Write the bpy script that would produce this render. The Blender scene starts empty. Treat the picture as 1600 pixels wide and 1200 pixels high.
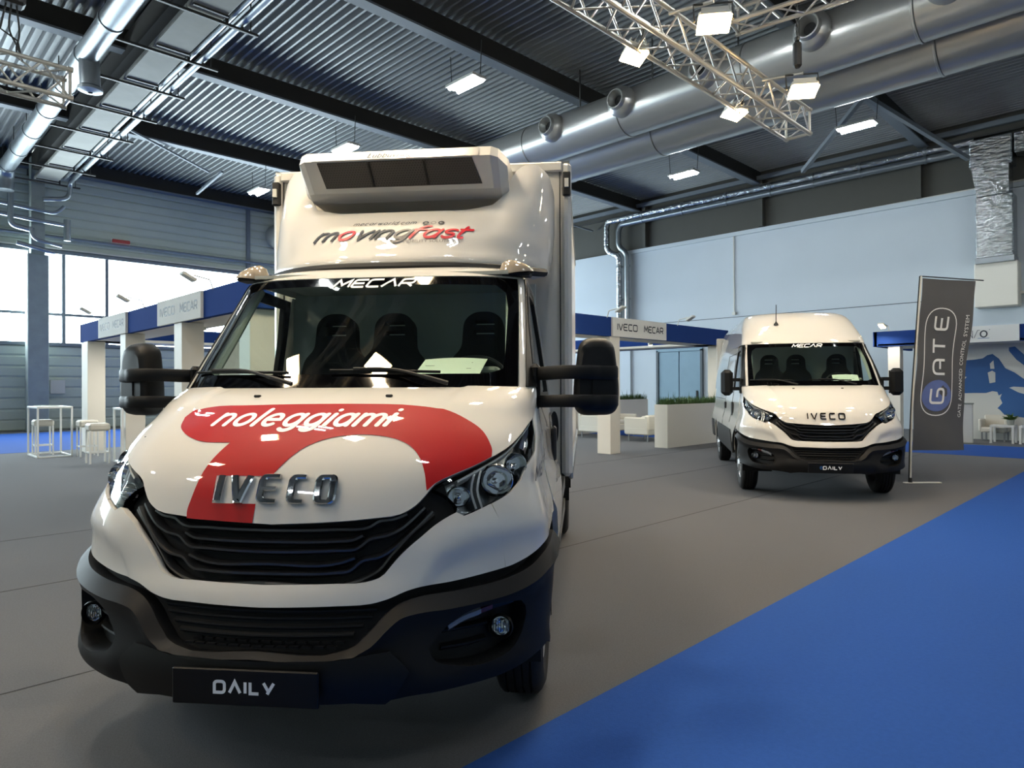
import bpy, math, random
import numpy as np
from mathutils import Vector, Matrix, Quaternion
from mathutils.geometry import delaunay_2d_cdt, tessellate_polygon
random.seed(4)
SC = bpy.context.scene
COL = SC.collection
PI = math.pi

# ------------------------------------------------------------------ camera, world, lights, exposure
YAW, PITCH, ROLL = math.radians(45.25), math.radians(.254), math.radians(-.264)
FW = Vector((math.cos(YAW), math.sin(YAW), 0)); RT = Vector((math.sin(YAW), -math.cos(YAW), 0)); UP = Vector((0, 0, 1))
f2 = FW * math.cos(PITCH) + UP * math.sin(PITCH); u2 = UP * math.cos(PITCH) - FW * math.sin(PITCH)
r3 = RT * math.cos(ROLL) + u2 * math.sin(ROLL); u3 = u2 * math.cos(ROLL) - RT * math.sin(ROLL)
cd = bpy.data.cameras.new('camera'); cam = bpy.data.objects.new('camera', cd); COL.objects.link(cam)
cd.sensor_width = 36; cd.lens = 36 * 1050 / 1600; cd.clip_end = 300
m = Matrix.Identity(4)
for i in range(3):
    m[i][0] = r3[i]; m[i][1] = u3[i]; m[i][2] = -f2[i]
m[2][3] = 1.48
cam.matrix_world = m
SC.camera = cam
SC.view_settings.view_transform = 'Standard'; SC.view_settings.look = 'None'
SC.view_settings.gamma = 1; SC.view_settings.use_curve_mapping = False
SC.view_settings.exposure = 0.02
SC.cycles.use_denoising = True
SC.cycles.max_bounces = 8; SC.cycles.transparent_max_bounces = 16
SC.cycles.sample_clamp_indirect = 6
SC.cycles.caustics_reflective = False; SC.cycles.caustics_refractive = False

W = bpy.data.worlds.new('sky'); SC.world = W; W.use_nodes = True
bg = W.node_tree.nodes['Background']; bg.inputs[0].default_value = (.83, .93, 1, 1); bg.inputs[1].default_value = 25

def area(name, loc, size, power, color, direction=(0, 0, -1), portal=False, spread=180):
    l = bpy.data.lights.new(name, 'AREA'); l.shape = 'RECTANGLE'; l.size, l.size_y = size
    l.energy = power; l.color = color; l.spread = math.radians(spread)
    if portal: l.cycles.is_portal = True
    o = bpy.data.objects.new(name, l); COL.objects.link(o)
    o.location = loc; o.rotation_euler = Vector(direction).to_track_quat('-Z', 'Y').to_euler()
    o['kind'] = 'helper' if portal else 'thing'
    return o
# daylight comes in through the window band of the far wall
area('daylight_portal', (4, 29.1, 4.8), (44, 3.2), 1, (1, 1, 1), (0, -1, 0), True)

# ------------------------------------------------------------------ materials
def lin(h):
    if isinstance(h, (tuple, list)): return tuple(h)[:3] + (1,)
    h = h.lstrip('#'); c = [int(h[i:i + 2], 16) / 255 for i in (0, 2, 4)]
    return tuple(x / 12.92 if x <= .04045 else ((x + .055) / 1.055) ** 2.4 for x in c) + (1,)
def mat(name, col, rough=.5, metal=0, coat=0, spec=.5, var=0, vscale=5, bump=0, bscale=50, bdist=.01, emit=None, estr=0, stretch=None, rvar=0):
    mt = bpy.data.materials.new(name); mt.use_nodes = True
    nt = mt.node_tree; b = nt.nodes['Principled BSDF']
    b.inputs['Base Color'].default_value = lin(col); b.inputs['Roughness'].default_value = rough
    b.inputs['Metallic'].default_value = metal; b.inputs['Specular IOR Level'].default_value = spec
    b.inputs['Coat Weight'].default_value = coat; b.inputs['Coat Roughness'].default_value = .03
    if emit is not None:
        b.inputs['Emission Color'].default_value = lin(emit); b.inputs['Emission Strength'].default_value = estr
    if var or bump or rvar:
        tc = nt.nodes.new('ShaderNodeTexCoord'); src = tc.outputs['Object']
        if stretch:
            mp = nt.nodes.new('ShaderNodeMapping'); mp.inputs['Scale'].default_value = stretch
            nt.links.new(src, mp.inputs[0]); src = mp.outputs[0]
    if var or rvar:
        n = nt.nodes.new('ShaderNodeTexNoise'); n.inputs['Scale'].default_value = vscale; n.inputs['Detail'].default_value = 5
        nt.links.new(src, n.inputs['Vector'])
    if var:
        mx = nt.nodes.new('ShaderNodeMix'); mx.data_type = 'RGBA'
        c = lin(col); mx.inputs[6].default_value = tuple(x * (1 - var) for x in c[:3]) + (1,)
        mx.inputs[7].default_value = tuple(min(1, x * (1 + var)) for x in c[:3]) + (1,)
        nt.links.new(n.outputs[0], mx.inputs[0]); nt.links.new(mx.outputs[2], b.inputs['Base Color'])
    if rvar:
        mr = nt.nodes.new('ShaderNodeMapRange'); mr.inputs[3].default_value = max(0, rough - rvar); mr.inputs[4].default_value = rough + rvar
        nt.links.new(n.outputs[0], mr.inputs[0]); nt.links.new(mr.outputs[0], b.inputs['Roughness'])
    if bump:
        n2 = nt.nodes.new('ShaderNodeTexNoise'); n2.inputs['Scale'].default_value = bscale; n2.inputs['Detail'].default_value = 3
        nt.links.new(src, n2.inputs['Vector'])
        bp = nt.nodes.new('ShaderNodeBump'); bp.inputs['Strength'].default_value = bump; bp.inputs['Distance'].default_value = bdist
        nt.links.new(n2.outputs[0], bp.inputs['Height']); nt.links.new(bp.outputs[0], b.inputs['Normal'])
    return mt
def glass(name, tint=(.85, .95, .9), rough=0, base=.04, ior=1.5):
    mt = bpy.data.materials.new(name); mt.use_nodes = True; nt = mt.node_tree
    nt.nodes.remove(nt.nodes['Principled BSDF']); out = nt.nodes['Material Output']
    tr = nt.nodes.new('ShaderNodeBsdfTransparent'); tr.inputs[0].default_value = tint + (1,)
    gl = nt.nodes.new('ShaderNodeBsdfGlossy'); gl.inputs['Roughness'].default_value = rough
    fr = nt.nodes.new('ShaderNodeFresnel'); ge = nt.nodes.new('ShaderNodeNewGeometry'); mr = nt.nodes.new('ShaderNodeMapRange')
    mr.inputs[3].default_value = ior; mr.inputs[4].default_value = 1 / ior   # the same sheet seen from its back
    nt.links.new(ge.outputs['Backfacing'], mr.inputs[0]); nt.links.new(mr.outputs[0], fr.inputs[0])
    mx = nt.nodes.new('ShaderNodeMixShader')
    nt.links.new(fr.outputs[0], mx.inputs[0]); nt.links.new(tr.outputs[0], mx.inputs[1]); nt.links.new(gl.outputs[0], mx.inputs[2])
    nt.links.new(mx.outputs[0], out.inputs[0])
    return mt
M = dict(
    white=mat('white_paint', '#d6d3cc', .55, coat=1, spec=.25),
    boxwhite=mat('box_panel_white', '#d6d3cb', .35, coat=.3),
    red=mat('red_film', '#ac000a', .5, coat=.7, spec=.2),
    black_pl=mat('black_plastic', '#0e0f10', .5, spec=.25, bump=.15, bscale=400, bdist=.001),
    grey_pl=mat('charcoal_plastic', '#19191a', .5, spec=.15, bump=.25, bscale=500, bdist=.001),
    gloss_bk=mat('gloss_black', '#050506', .22, spec=.4),
    silver=mat('lamp_silver', '#7d8184', .3, .7, bump=.3, bscale=40, bdist=.01),
    void=mat('dark_void', '#050506', .8),
    chrome=mat('chrome', '#e8e8ea', .06, 1),
    darkchrome=mat('dark_chrome', '#3a3634', .25, 1),
    alu=mat('aluminium', '#a9abac', .35, 1, bump=.05, bscale=200),
    galv=mat('galvanised_steel', '#8d9397', .36, .85, var=.12, vscale=7, rvar=.08),
    duct=mat('spiral_duct_steel', '#b4b4b0', .3, .7, var=.05, vscale=2),
    foil=mat('foil_insulation', '#b9bdbf', .22, .95, bump=.8, bscale=5, bdist=.06, stretch=(1, 1, 3)),
    tyre=mat('tyre_rubber', '#0d0d0e', .75, bump=.3, bscale=90, bdist=.003),
    rim=mat('steel_wheel', '#8f9294', .4, .8), rimw=mat('bright_wheel', '#c9cccf', .3, .7),
    frame_bk=mat('chassis_black', '#0c0c0d', .6),
    glass=glass('windscreen_glass', (.82, .93, .88)),
    lens=glass('lamp_lens', (.92, .95, .97)),
    clear=glass('window_glass', (.93, .97, .97)),
    seat=mat('seat_fabric', '#2c2d30', .8, bump=.2, bscale=300, bdist=.002),
    dash=mat('dashboard_grey', '#84867f', .7, bump=.2, bscale=250, bdist=.001),
    liner=mat('cab_liner', '#bcc4c0', .8),
    pale_liner=mat('pillar_liner', '#a7aba2', .7),
    paper=mat('paper', '#d9dfcf', .7),
    frit=mat('black_glass_border', '#030304', .04, spec=.4),
    amber=mat('lamp_clear_amber', '#a79a88', .15, coat=1),
    carpet=mat('grey_carpet', '#5c5c5e', .95, spec=.15, var=.32, vscale=110, bump=.5, bscale=240, bdist=.006),
    carpetb=mat('blue_carpet', '#27509a', .9, spec=.15, var=.12, vscale=40, bump=.5, bscale=200, bdist=.006),
    seam=mat('carpet_seam', '#3f3f40', .95),
    wallb=mat('painted_wall', '#c4ccd2', .85, var=.05, vscale=.6),
    walld=mat('dark_cladding_band', '#4e4d47', .8, var=.1, vscale=1),
    wallc=mat('blue_grey_cladding', '#bcc3b8', .75, var=.08, vscale=1.5, spec=.3),
    colm=mat('blue_column_paint', '#9aa29e', .8, spec=.2, var=.2, vscale=3),
    deck=mat('roof_deck_steel', '#8e9090', .45, .25, var=.12, vscale=1.2),
    beam=mat('dark_roof_beam', '#2b2925', .75, var=.15, vscale=2),
    flange=mat('grey_beam_flange', '#6f767c', .6),
    boothw=mat('booth_white_board', '#e2dccf', .6),
    boothb=mat('booth_blue_board', '#243f7c', .9, var=.05, spec=.08),
    signw=mat('sign_white', '#dcdad4', .9, spec=.1),
    signt=mat('sign_lettering', '#2a2d36', .6),
    white_lt=mat('white_lettering', '#eef0f0', .5, emit='#ffffff', estr=0),
    map_sea=mat('map_blue', '#2a5a92', .6, var=.25, vscale=.7),
    map_land=mat('map_land', '#cfcfc8', .6),
    flag=mat('charcoal_flag_cloth', '#4c4d4f', .8, var=.1, vscale=3),
    flagw=mat('flag_print_white', '#d8dad8', .7),
    flagb=mat('flag_print_blue', '#5a6a9c', .7, var=.3, vscale=6),
    leather=mat('white_leather', '#d8d2c4', .45, bump=.1, bscale=30, bdist=.004),
    lacq=mat('white_lacquer', '#e2e2de', .4),
    plant=mat('leaf_green', '#3c5a22', .6, var=.35, vscale=12),
    pot=mat('pot_grey', '#8b8f88', .6),
    door=mat('grey_blue_door', '#7f9bab', .55, var=.08, vscale=2),
    doorfr=mat('door_frame_dark', '#4a5258', .5),
    truss=mat('truss_aluminium', '#c3bfb6', .35, .7),
    cable=mat('black_cable', '#101010', .6),
    frame2=mat('flood_body', '#3a3836', .5),
    hoist=mat('hoist_body', '#1c1b1a', .5),
    tray=mat('tray_steel', '#84837c', .7, .2, var=.2, vscale=2),
    bar=mat('strut_dark_steel', '#4a4a48', .5, .6),
    flood=mat('floodlight_glass', '#fff0d0', .4, emit='#ffdba0', estr=60),
    tubel=mat('fluorescent_tube', '#ffffff', .4, emit='#f4fbff', estr=150),
    lampw=mat('lamp_body_pale', '#cfcdc4', .5),
    redb=mat('red_box', '#a3302c', .5),
    ind_red=mat('lamp_red', '#5a0c18', .2, coat=1),
)
b_ = M['carpet'].node_tree.nodes['Principled BSDF']; b_.inputs['Sheen Weight'].default_value = .08; b_.inputs['Sheen Roughness'].default_value = .45
def grille_mat():
    mt = mat('perforated_black', '#1b1a1a', .5); nt = mt.node_tree; b = nt.nodes['Principled BSDF']
    tc = nt.nodes.new('ShaderNodeTexCoord'); sx = nt.nodes.new('ShaderNodeSeparateXYZ'); nt.links.new(tc.outputs['Object'], sx.inputs[0])
    def mth(op, a, bb=None):
        n = nt.nodes.new('ShaderNodeMath'); n.operation = op
        for i, v in enumerate((a, bb)):
            if v is None: continue
            if isinstance(v, (int, float)): n.inputs[i].default_value = v
            else: nt.links.new(v, n.inputs[i])
        return n.outputs[0]
    s = .018
    v = mth('DIVIDE', sx.outputs[2], s * .62); row = mth('FLOOR', v)
    sh = mth('MULTIPLY', mth('MODULO', row, 2), .5)
    u = mth('ADD', mth('DIVIDE', sx.outputs[0], s), sh)
    du = mth('SUBTRACT', mth('FRACT', u), .5); dv = mth('MULTIPLY', mth('SUBTRACT', mth('FRACT', v), .5), .8)
    d = mth('ADD', mth('MULTIPLY', du, du), mth('MULTIPLY', dv, dv))
    h = mth('GREATER_THAN', d, .09)
    mx = nt.nodes.new('ShaderNodeMix'); mx.data_type = 'RGBA'; mx.inputs[6].default_value = (.0006, .0006, .0006, 1); mx.inputs[7].default_value = lin('#2c2a2a')
    nt.links.new(h, mx.inputs[0]); nt.links.new(mx.outputs[2], b.inputs['Base Color'])
    return mt
M['perf'] = grille_mat()

# ------------------------------------------------------------------ mesh helpers
class MB:
    def __init__(s): s.v = []; s.f = []; s.m = []; s.mats = []
    def mi(s, k):
        if k not in s.mats: s.mats.append(k)
        return s.mats.index(k)
    def add(s, vs, fs, k):
        o = len(s.v); s.v.extend([tuple(map(float, p)) for p in vs]); i = s.mi(k)
        for f in fs: s.f.append(tuple(o + j for j in f)); s.m.append(i)
        return s
    def box(s, c, d, k, rz=0, bev=0, rot=None):
        x, y, z = [q / 2 for q in d]; b = min(bev, x * .9, y * .9, z * .9)
        if b <= 0:
            vs = [(i * x, j * y, l * z) for l in (-1, 1) for j in (-1, 1) for i in (-1, 1)]
            fs = [(0, 2, 3, 1), (4, 5, 7, 6), (0, 1, 5, 4), (2, 6, 7, 3), (0, 4, 6, 2), (1, 3, 7, 5)]
        else:
            vs = []; idx = {}
            for l in (-1, 1):
                for j in (-1, 1):
                    for i in (-1, 1):
                        for a in range(3):
                            p = [i * (x - b), j * (y - b), l * (z - b)]; p[a] = (i * x, j * y, l * z)[a]
                            idx[(i, j, l, a)] = len(vs); vs.append(tuple(p))
            fs = []
            for a in range(3):
                o1, o2 = [q for q in range(3) if q != a]
                for sg in (-1, 1):
                    r = []
                    for p, q in ((-1, -1), (1, -1), (1, 1), (-1, 1)):
                        t = [0, 0, 0]; t[a] = sg; t[o1] = p; t[o2] = q; r.append(idx[(*t, a)])
                    if (sg == 1) == (a == 1): r.reverse()
                    fs.append(tuple(r))
            for a in range(3):
                o1, o2 = [q for q in range(3) if q != a]
                for p in (-1, 1):
                    for q in (-1, 1):
                        r = []
                        for e, ax in ((-1, o1), (-1, o2), (1, o2), (1, o1)):
                            t = [0, 0, 0]; t[a] = e; t[o1] = p; t[o2] = q; r.append(idx[(*t, ax)])
                        fs.append(tuple(r))
            for i in (-1, 1):
                for j in (-1, 1):
                    for l in (-1, 1): fs.append(tuple(idx[(i, j, l, a)] for a in range(3)))
        R = rot if rot is not None else Matrix.Rotation(rz, 3, 'Z')
        C = Vector(c)
        return s.add([R @ Vector(v) + C for v in vs], fs, k)
    def bar(s, a, b, w, h, k, up=(0, 0, 1)):
        a, b = Vector(a), Vector(b); d = b - a; L = d.length
        if L < 1e-6: return s
        d.normalize(); u = Vector(up)
        if abs(d.dot(u)) > .95: u = Vector((0, 1, 0)) if abs(d.y) < .9 else Vector((1, 0, 0))
        x = d.cross(u).normalized(); z = x.cross(d)
        R = Matrix((x, d, z)).transposed()
        return s.box((a + b) / 2, (w, L, h), k, rot=R)
    def tube(s, path, r, k, n=10, cap=True, closed=False):
        P = [Vector(p) for p in path]; N = len(P); rs = r if isinstance(r, (list, tuple)) else [r] * N
        ref = None; vs = []; fs = []
        for i, p in enumerate(P):
            if closed: d = P[(i + 1) % N] - P[i - 1]
            else: d = P[min(i + 1, N - 1)] - P[max(i - 1, 0)]
            d.normalize()
            if ref is None:
                ref = Vector((0, 0, 1)) if abs(d.z) < .9 else Vector((1, 0, 0))
            a = (ref - d * ref.dot(d)).normalized(); ref = a; b = d.cross(a)
            for j in range(n):
                t = 2 * PI * j / n; vs.append(p + (a * math.cos(t) + b * math.sin(t)) * rs[i])
        for i in range(N if closed else N - 1):
            i2 = (i + 1) % N
            for j in range(n): fs.append((i * n + j, i * n + (j + 1) % n, i2 * n + (j + 1) % n, i2 * n + j))
        if cap and not closed: fs += [tuple(range(n))[::-1], tuple((N - 1) * n + j for j in range(n))]
        return s.add(vs, fs, k)
    def lathe(s, prof, k, c=(0, 0, 0), axis='Z', n=24, cap=False):
        vs = []; fs = []; m_ = len(prof)
        for i in range(n):
            t = 2 * PI * i / n; ct, st = math.cos(t), math.sin(t)
            for r, h in prof:
                p = {'Z': (r * ct, r * st, h), 'Y': (r * ct, h, r * st), 'X': (h, r * ct, r * st)}[axis]
                vs.append((p[0] + c[0], p[1] + c[1], p[2] + c[2]))
        for i in range(n):
            for j in range(m_ - 1): fs.append((i * m_ + j, ((i + 1) % n) * m_ + j, ((i + 1) % n) * m_ + j + 1, i * m_ + j + 1))
        return s.add(vs, fs, k)
    def prism(s, poly, h0, h1, k, fn=None):
        """closed 2D outline extruded between h0 and h1; fn maps (a,b,h) to a point"""
        fn = fn or (lambda a, b, h: (a, b, h)); n = len(poly)
        vs = [fn(a, b, h0) for a, b in poly] + [fn(a, b, h1) for a, b in poly]
        tri = tessellate_polygon([[Vector((a, b, 0)) for a, b in poly]])
        fs = [tuple(t) for t in tri] + [tuple(n + i for i in t)[::-1] for t in tri]
        fs += [(i, (i + 1) % n, n + (i + 1) % n, n + i) for i in range(n)]
        return s.add(vs, fs, k)
    def build(s, name, parent=None, smooth=True, ang=35):
        me = bpy.data.meshes.new(name); me.from_pydata(s.v, [], s.f)
        for k in s.mats: me.materials.append(M[k])
        me.polygons.foreach_set('material_index', s.m)
        me.polygons.foreach_set('use_smooth', [smooth] * len(s.f)); me.update()
        if smooth and ang < 180: me.set_sharp_from_angle(angle=math.radians(ang))
        o = bpy.data.objects.new(name, me); COL.objects.link(o)
        if parent is not None: o.parent = parent
        return o

def tag(o, label=None, cat=None, group=None, kind=None):
    for a, b in (('label', label), ('category', cat), ('group', group), ('kind', kind)):
        if b: o[a] = b
    return o
def thing(name, label=None, cat=None, loc=(0, 0, 0), rz=0, group=None, kind=None):
    o = bpy.data.objects.new(name, None); o.empty_display_size = .1; COL.objects.link(o)
    o.location = loc; o.rotation_euler = (0, 0, rz); return tag(o, label, cat, group, kind)
def dup(o, parent=None):
    c = o.copy(); COL.objects.link(c); c.parent = parent
    for k in [q for q in bpy.data.objects if q.parent == o]: dup(k, c)
    return c
def struct(o): o['kind'] = 'structure'; return o

# ------------------------------------------------------------------ curves, panels, lettering
def cr(pts, n=6, closed=False, corner=45):
    """smooth curve through points that keeps sharp corners"""
    P = [np.array(p, float) for p in pts]; N = len(P); out = []
    def iscorner(i):
        if not closed and i in (0, N - 1): return True
        a = P[i] - P[i - 1]; b = P[(i + 1) % N] - P[i]
        c = np.dot(a, b) / (np.linalg.norm(a) * np.linalg.norm(b) + 1e-12)
        return c < math.cos(math.radians(corner))
    cn = [iscorner(i) for i in range(N)]
    for i in range(N if closed else N - 1):
        p1, p2 = P[i], P[(i + 1) % N]; p0, p3 = P[i - 1], P[(i + 2) % N]
        L = np.linalg.norm(p2 - p1)
        def tang(a, b, c, l):
            d1 = np.linalg.norm(b - a) + 1e-9; d2 = np.linalg.norm(c - b) + 1e-9
            return ((b - a) / d1 * d2 + (c - b) / d2 * d1) / (d1 + d2) * l
        m1 = (p2 - p1) if cn[i] else tang(p0, p1, p2, L)
        m2 = (p2 - p1) if cn[(i + 1) % N] else tang(p1, p2, p3, L)
        for j in range(n):
            t = j / n
            out.append((2 * t**3 - 3 * t**2 + 1) * p1 + (t**3 - 2 * t**2 + t) * m1 + (-2 * t**3 + 3 * t**2) * p2 + (t**3 - t**2) * m2)
    if not closed: out.append(P[-1])
    return [tuple(p) for p in out]
def densify(poly, res, sc=(1, 1)):
    out = []; n = len(poly)
    for i in range(n):
        a = np.array(poly[i], float); b = np.array(poly[(i + 1) % n], float)
        k = max(1, int(math.ceil(np.linalg.norm((b - a) * sc) / res)))
        out += [tuple(a + (b - a) * j / k) for j in range(k)]
    return out
def inside(pts, poly):
    x, y = pts[:, 0], pts[:, 1]; r = np.zeros(len(pts), bool); n = len(poly)
    for i in range(n):
        x1, y1 = poly[i]; x2, y2 = poly[(i + 1) % n]
        if y1 == y2: continue
        c = ((y1 > y) != (y2 > y)) & (x < (x2 - x1) * (y - y1) / (y2 - y1) + x1); r ^= c
    return r
def panel(mb, poly, fn, key, res=.03, holes=(), thick=.02, off=0., sc=(1.4, 1.)):
    """surface patch bounded by poly in (u,v), mapped by fn, with turned-in edges"""
    S = np.array(sc, float)
    loops = [densify(poly, res, S)] + [densify(h, res, S) for h in holes]
    pts = []; edges = []
    for l in loops:
        o = len(pts); pts += [tuple(np.array(p) * S) for p in l]; edges += [(o + i, o + (i + 1) % len(l)) for i in range(len(l))]
    B = np.array(pts); lo, hi = B.min(0), B.max(0)
    gx = np.arange(lo[0] + res / 2, hi[0], res); gy = np.arange(lo[1] + res / 2, hi[1], res)
    if len(gx) and len(gy):
        G = np.stack(np.meshgrid(gx, gy), -1).reshape(-1, 2)
        k = inside(G, [tuple(np.array(p) * S) for p in loops[0]])
        for h in loops[1:]: k &= ~inside(G, [tuple(np.array(p) * S) for p in h])
        G = G[k]
        if len(G):
            d = np.full(len(G), 9.)
            for p in B: d = np.minimum(d, np.hypot(G[:, 0] - p[0], G[:, 1] - p[1]))
            G = G[d > res * .55]; pts += [tuple(g) for g in G]
    r = delaunay_2d_cdt([Vector(p) for p in pts], edges, [], 1, 1e-6)
    V = np.array([tuple(v) for v in r[0]]) / S; F = [tuple(f) for f in r[2]]
    C = np.array([V[list(f)].mean(0) for f in F])
    keep = inside(C, loops[0])
    for h in loops[1:]: keep &= ~inside(C, h)
    F = [f for f, q in zip(F, keep) if q]
    u, v = V[:, 0], V[:, 1]; e = 1e-3
    P = fn(u, v); N_ = np.cross(fn(u + e, v) - fn(u - e, v), fn(u, v + e) - fn(u, v - e))
    N_ /= np.linalg.norm(N_, axis=1, keepdims=True) + 1e-12
    o = off(u, v)[:, None] if callable(off) else off
    P = P + N_ * o
    # orientation of triangles
    fs = []
    for f in F:
        a, b, c = V[list(f[:3])]
        fs.append(f if np.cross(b - a, c - a) > 0 else f[::-1])
    mb.add(P, fs, key)
    if thick:
        cnt = {}
        for f in fs:
            for i in range(len(f)): cnt[(f[i], f[(i + 1) % len(f)])] = 1
        bd = [e_ for e_ in cnt if (e_[1], e_[0]) not in cnt]
        ids = sorted({i for e_ in bd for i in e_}); mp = {q: i for i, q in enumerate(ids)}; n = len(ids)
        Q = P[ids]; K = Q - N_[ids] * thick
        mb.add(np.concatenate([Q, K]), [(mp[b], mp[a], n + mp[a], n + mp[b]) for a, b in bd], key)
    return mb
def rnd(pts, r=.22, n=5, closed=False):
    P = [np.array(p, float) for p in pts]; N = len(P); out = []
    for i in range(N):
        if not closed and i in (0, N - 1): out.append(tuple(P[i])); continue
        a, b, c = P[i - 1], P[i], P[(i + 1) % N]
        la, lc = np.linalg.norm(a - b), np.linalg.norm(c - b); q = min(r, la * .5, lc * .5)
        s, e = b + (a - b) / la * q, b + (c - b) / lc * q
        for j in range(n + 1):
            t = j / n; out.append(tuple((1 - t)**2 * s + 2 * t * (1 - t) * b + t * t * e))
    if closed: out.append(out[0])
    return out
def arc(cx, cy, rx, ry, a0, a1, n=14):
    return [(cx + rx * math.cos(math.radians(a0 + (a1 - a0) * i / n)), cy + ry * math.sin(math.radians(a0 + (a1 - a0) * i / n))) for i in range(n + 1)]
def ribbon(mb, pts, w, fn, key, round_cap=False, sub=.03):
    """flat stroke of width w along a polyline, mapped by fn(a,b)"""
    q = [np.array(pts[0], float)]
    for p in pts[1:]:
        p = np.array(p, float); d = np.linalg.norm(p - q[-1])
        if d < 1e-6: continue
        k = max(1, int(d / sub)); a = q[-1]; q += [a + (p - a) * (j + 1) / k for j in range(k)]
    if len(q) < 2: return
    closed = np.linalg.norm(q[0] - q[-1]) < 1e-4
    L, R = [], []; n = len(q)
    for i in range(n):
        if closed: d0 = q[i] - q[i - 1] if i else q[0] - q[-2]; d1 = q[i + 1] - q[i] if i < n - 1 else q[1] - q[0]
        else: d0 = q[i] - q[i - 1] if i else q[1] - q[0]; d1 = q[i + 1] - q[i] if i < n - 1 else q[-1] - q[-2]
        d0 = d0 / np.linalg.norm(d0); d1 = d1 / np.linalg.norm(d1); t = d0 + d1; l = np.linalg.norm(t)
        t = t / l if l > 1e-3 else d1
        nn = np.array([-t[1], t[0]]); k = min(1 / max(.35, abs(np.dot(nn, [-d1[1], d1[0]]))), 2.2)
        L.append(q[i] + nn * w / 2 * k); R.append(q[i] - nn * w / 2 * k)
    A = np.array(L + R); P = fn(A[:, 0], A[:, 1])
    mb.add(P, [(n + i, n + i + 1, i + 1, i) for i in range(n - 1)], key)
    if round_cap and not closed:
        for c, d in ((q[0], q[0] - q[1]), (q[-1], q[-1] - q[-2])):
            a0 = math.atan2(d[1], d[0]); pp = [c] + [c + w / 2 * np.array([math.cos(a0 + PI * (j / 8 - .5)), math.sin(a0 + PI * (j / 8 - .5))]) for j in range(9)]
            A = np.array(pp); mb.add(fn(A[:, 0], A[:, 1]), [(0, j, j + 1) for j in range(1, 9)], key)
G_ = {  # caps: advance, strokes
 'I': (0, [[(0, 0), (0, 1)]]), 'V': (.8, [[(0, 1), (.37, 0), (.43, 0), (.8, 1)]]),
 'E': (.78, [rnd([(.78, 1), (0, 1), (0, 0), (.78, 0)]), [(0, .5), (.68, .5)]]),
 'C': (.78, [rnd([(.78, 1), (0, 1), (0, 0), (.78, 0)])]),
 'O': (.85, [rnd([(0, 0), (.85, 0), (.85, 1), (0, 1)], closed=True)]),
 'M': (.95, [[(0, 0), (.1, 1), (.475, .3), (.85, 1), (.95, 0)]]),
 'A': (.85, [[(0, 0), (.425, 1), (.85, 0)], [(.2, .3), (.65, .3)]]),
 'Λ': (.9, [[(0, 0), (.45, 1), (.9, 0)]]),
 'R': (.8, [rnd([(0, 0), (0, 1), (.78, 1), (.78, .42), (.05, .42)]), [(.4, .42), (.8, 0)]]),
 'D': (.85, [rnd([(0, 0), (.85, 0), (.85, 1), (0, 1), (0, 0)], .3)]),
 'L': (.7, [[(0, 1), (0, 0), (.7, 0)]]), 'Y': (.85, [[(0, 1), (.38, .28)], [(.85, 1), (.3, 0)]]),
 'G': (.85, [rnd([(.85, 1), (0, 1), (0, 0), (.85, 0), (.85, .5), (.35, .5)])]),
 'T': (.85, [[(0, 1), (.85, 1)], [(.425, 1), (.425, 0)]]),
 'a_': (.85, [rnd([(0, 0), (0, 1), (.85, 1), (.85, 0)], .4), [(.3, .42), (.85, .42)]]),
 ' ': (.7, []),
 'n': (.76, [[(0, 0), (0, 1)], arc(.38, .58, .38, .4, 180, 0) + [(.76, 0)]]),
 'm': (1.3, [[(0, 0), (0, 1)], arc(.325, .6, .325, .38, 180, 0) + [(.65, 0)], arc(.975, .6, .325, .38, 180, 0) + [(1.3, 0)]]),
 'o': (.86, [arc(.43, .5, .43, .5, 0, 360, 24)]), 'l': (0, [[(0, 0), (0, 1.5)]]), 'i': (0, [[(0, 0), (0, 1)], [(0, 1.38), (0, 1.42)]]),
 'ı': (0, [[(0, 0), (0, 1)]]),
 'e': (.84, [[(.04, .5), (.84, .5)] + arc(.42, .5, .42, .5, 0, 310, 22)]),
 'g': (.82, [arc(.41, .5, .41, .5, 0, 360, 22), [(.82, 1), (.82, -.05)] + arc(.42, -.05, .4, .36, 0, -140, 8)]),
 'a': (.82, [arc(.41, .5, .41, .5, 0, 360, 22), [(.82, 1), (.82, 0)]]),
 'v': (.8, [[(0, 1), (.35, 0), (.8, 1)]]),
 'f': (.4, [[(0, 0), (0, 1.1)] + arc(.38, 1.1, .38, .42, 180, 70, 8), [(-.22, 1), (.5, 1)]]),
 's': (.7, [arc(.36, .74, .34, .26, 30, 250, 10) + arc(.36, .25, .34, .25, 80, -150, 12)]),
 't': (.5, [[(0, 1.4), (0, .25)] + arc(.25, .25, .25, .25, 180, 290, 6), [(-.22, 1), (.5, 1)]]),
 'c': (.75, [arc(.42, .5, .42, .5, 50, 310, 18)]), 'r': (.45, [[(0, 0), (0, 1)], arc(.4, .6, .4, .4, 180, 80, 8)]),
 'w': (1.1, [[(0, 1), (.28, 0), (.55, .9), (.82, 0), (1.1, 1)]]), 'd': (.82, [arc(.41, .5, .41, .5, 0, 360, 20), [(.82, 1.5), (.82, 0)]]), '.': (0, [[(0, 0), (0, .06)]]),
}
def text_strokes(txt, h, w, gap=.35, shear=0, total=None, xs=1.):
    """returns list of (char index, stroke points in metres) starting at x=0"""
    x = 0; out = []
    for i, ch in enumerate(txt):
        adv, st = G_[ch]
        for s_ in st: out.append((i, [((x + a * xs) , b) for a, b in s_]))
        x += adv * xs + gap
    Wd = x - gap; k = h if total is None else total / Wd
    return [(i, [(a * k + b * h * shear, b * h) for a, b in s_]) for i, s_ in out], Wd * k
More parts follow.
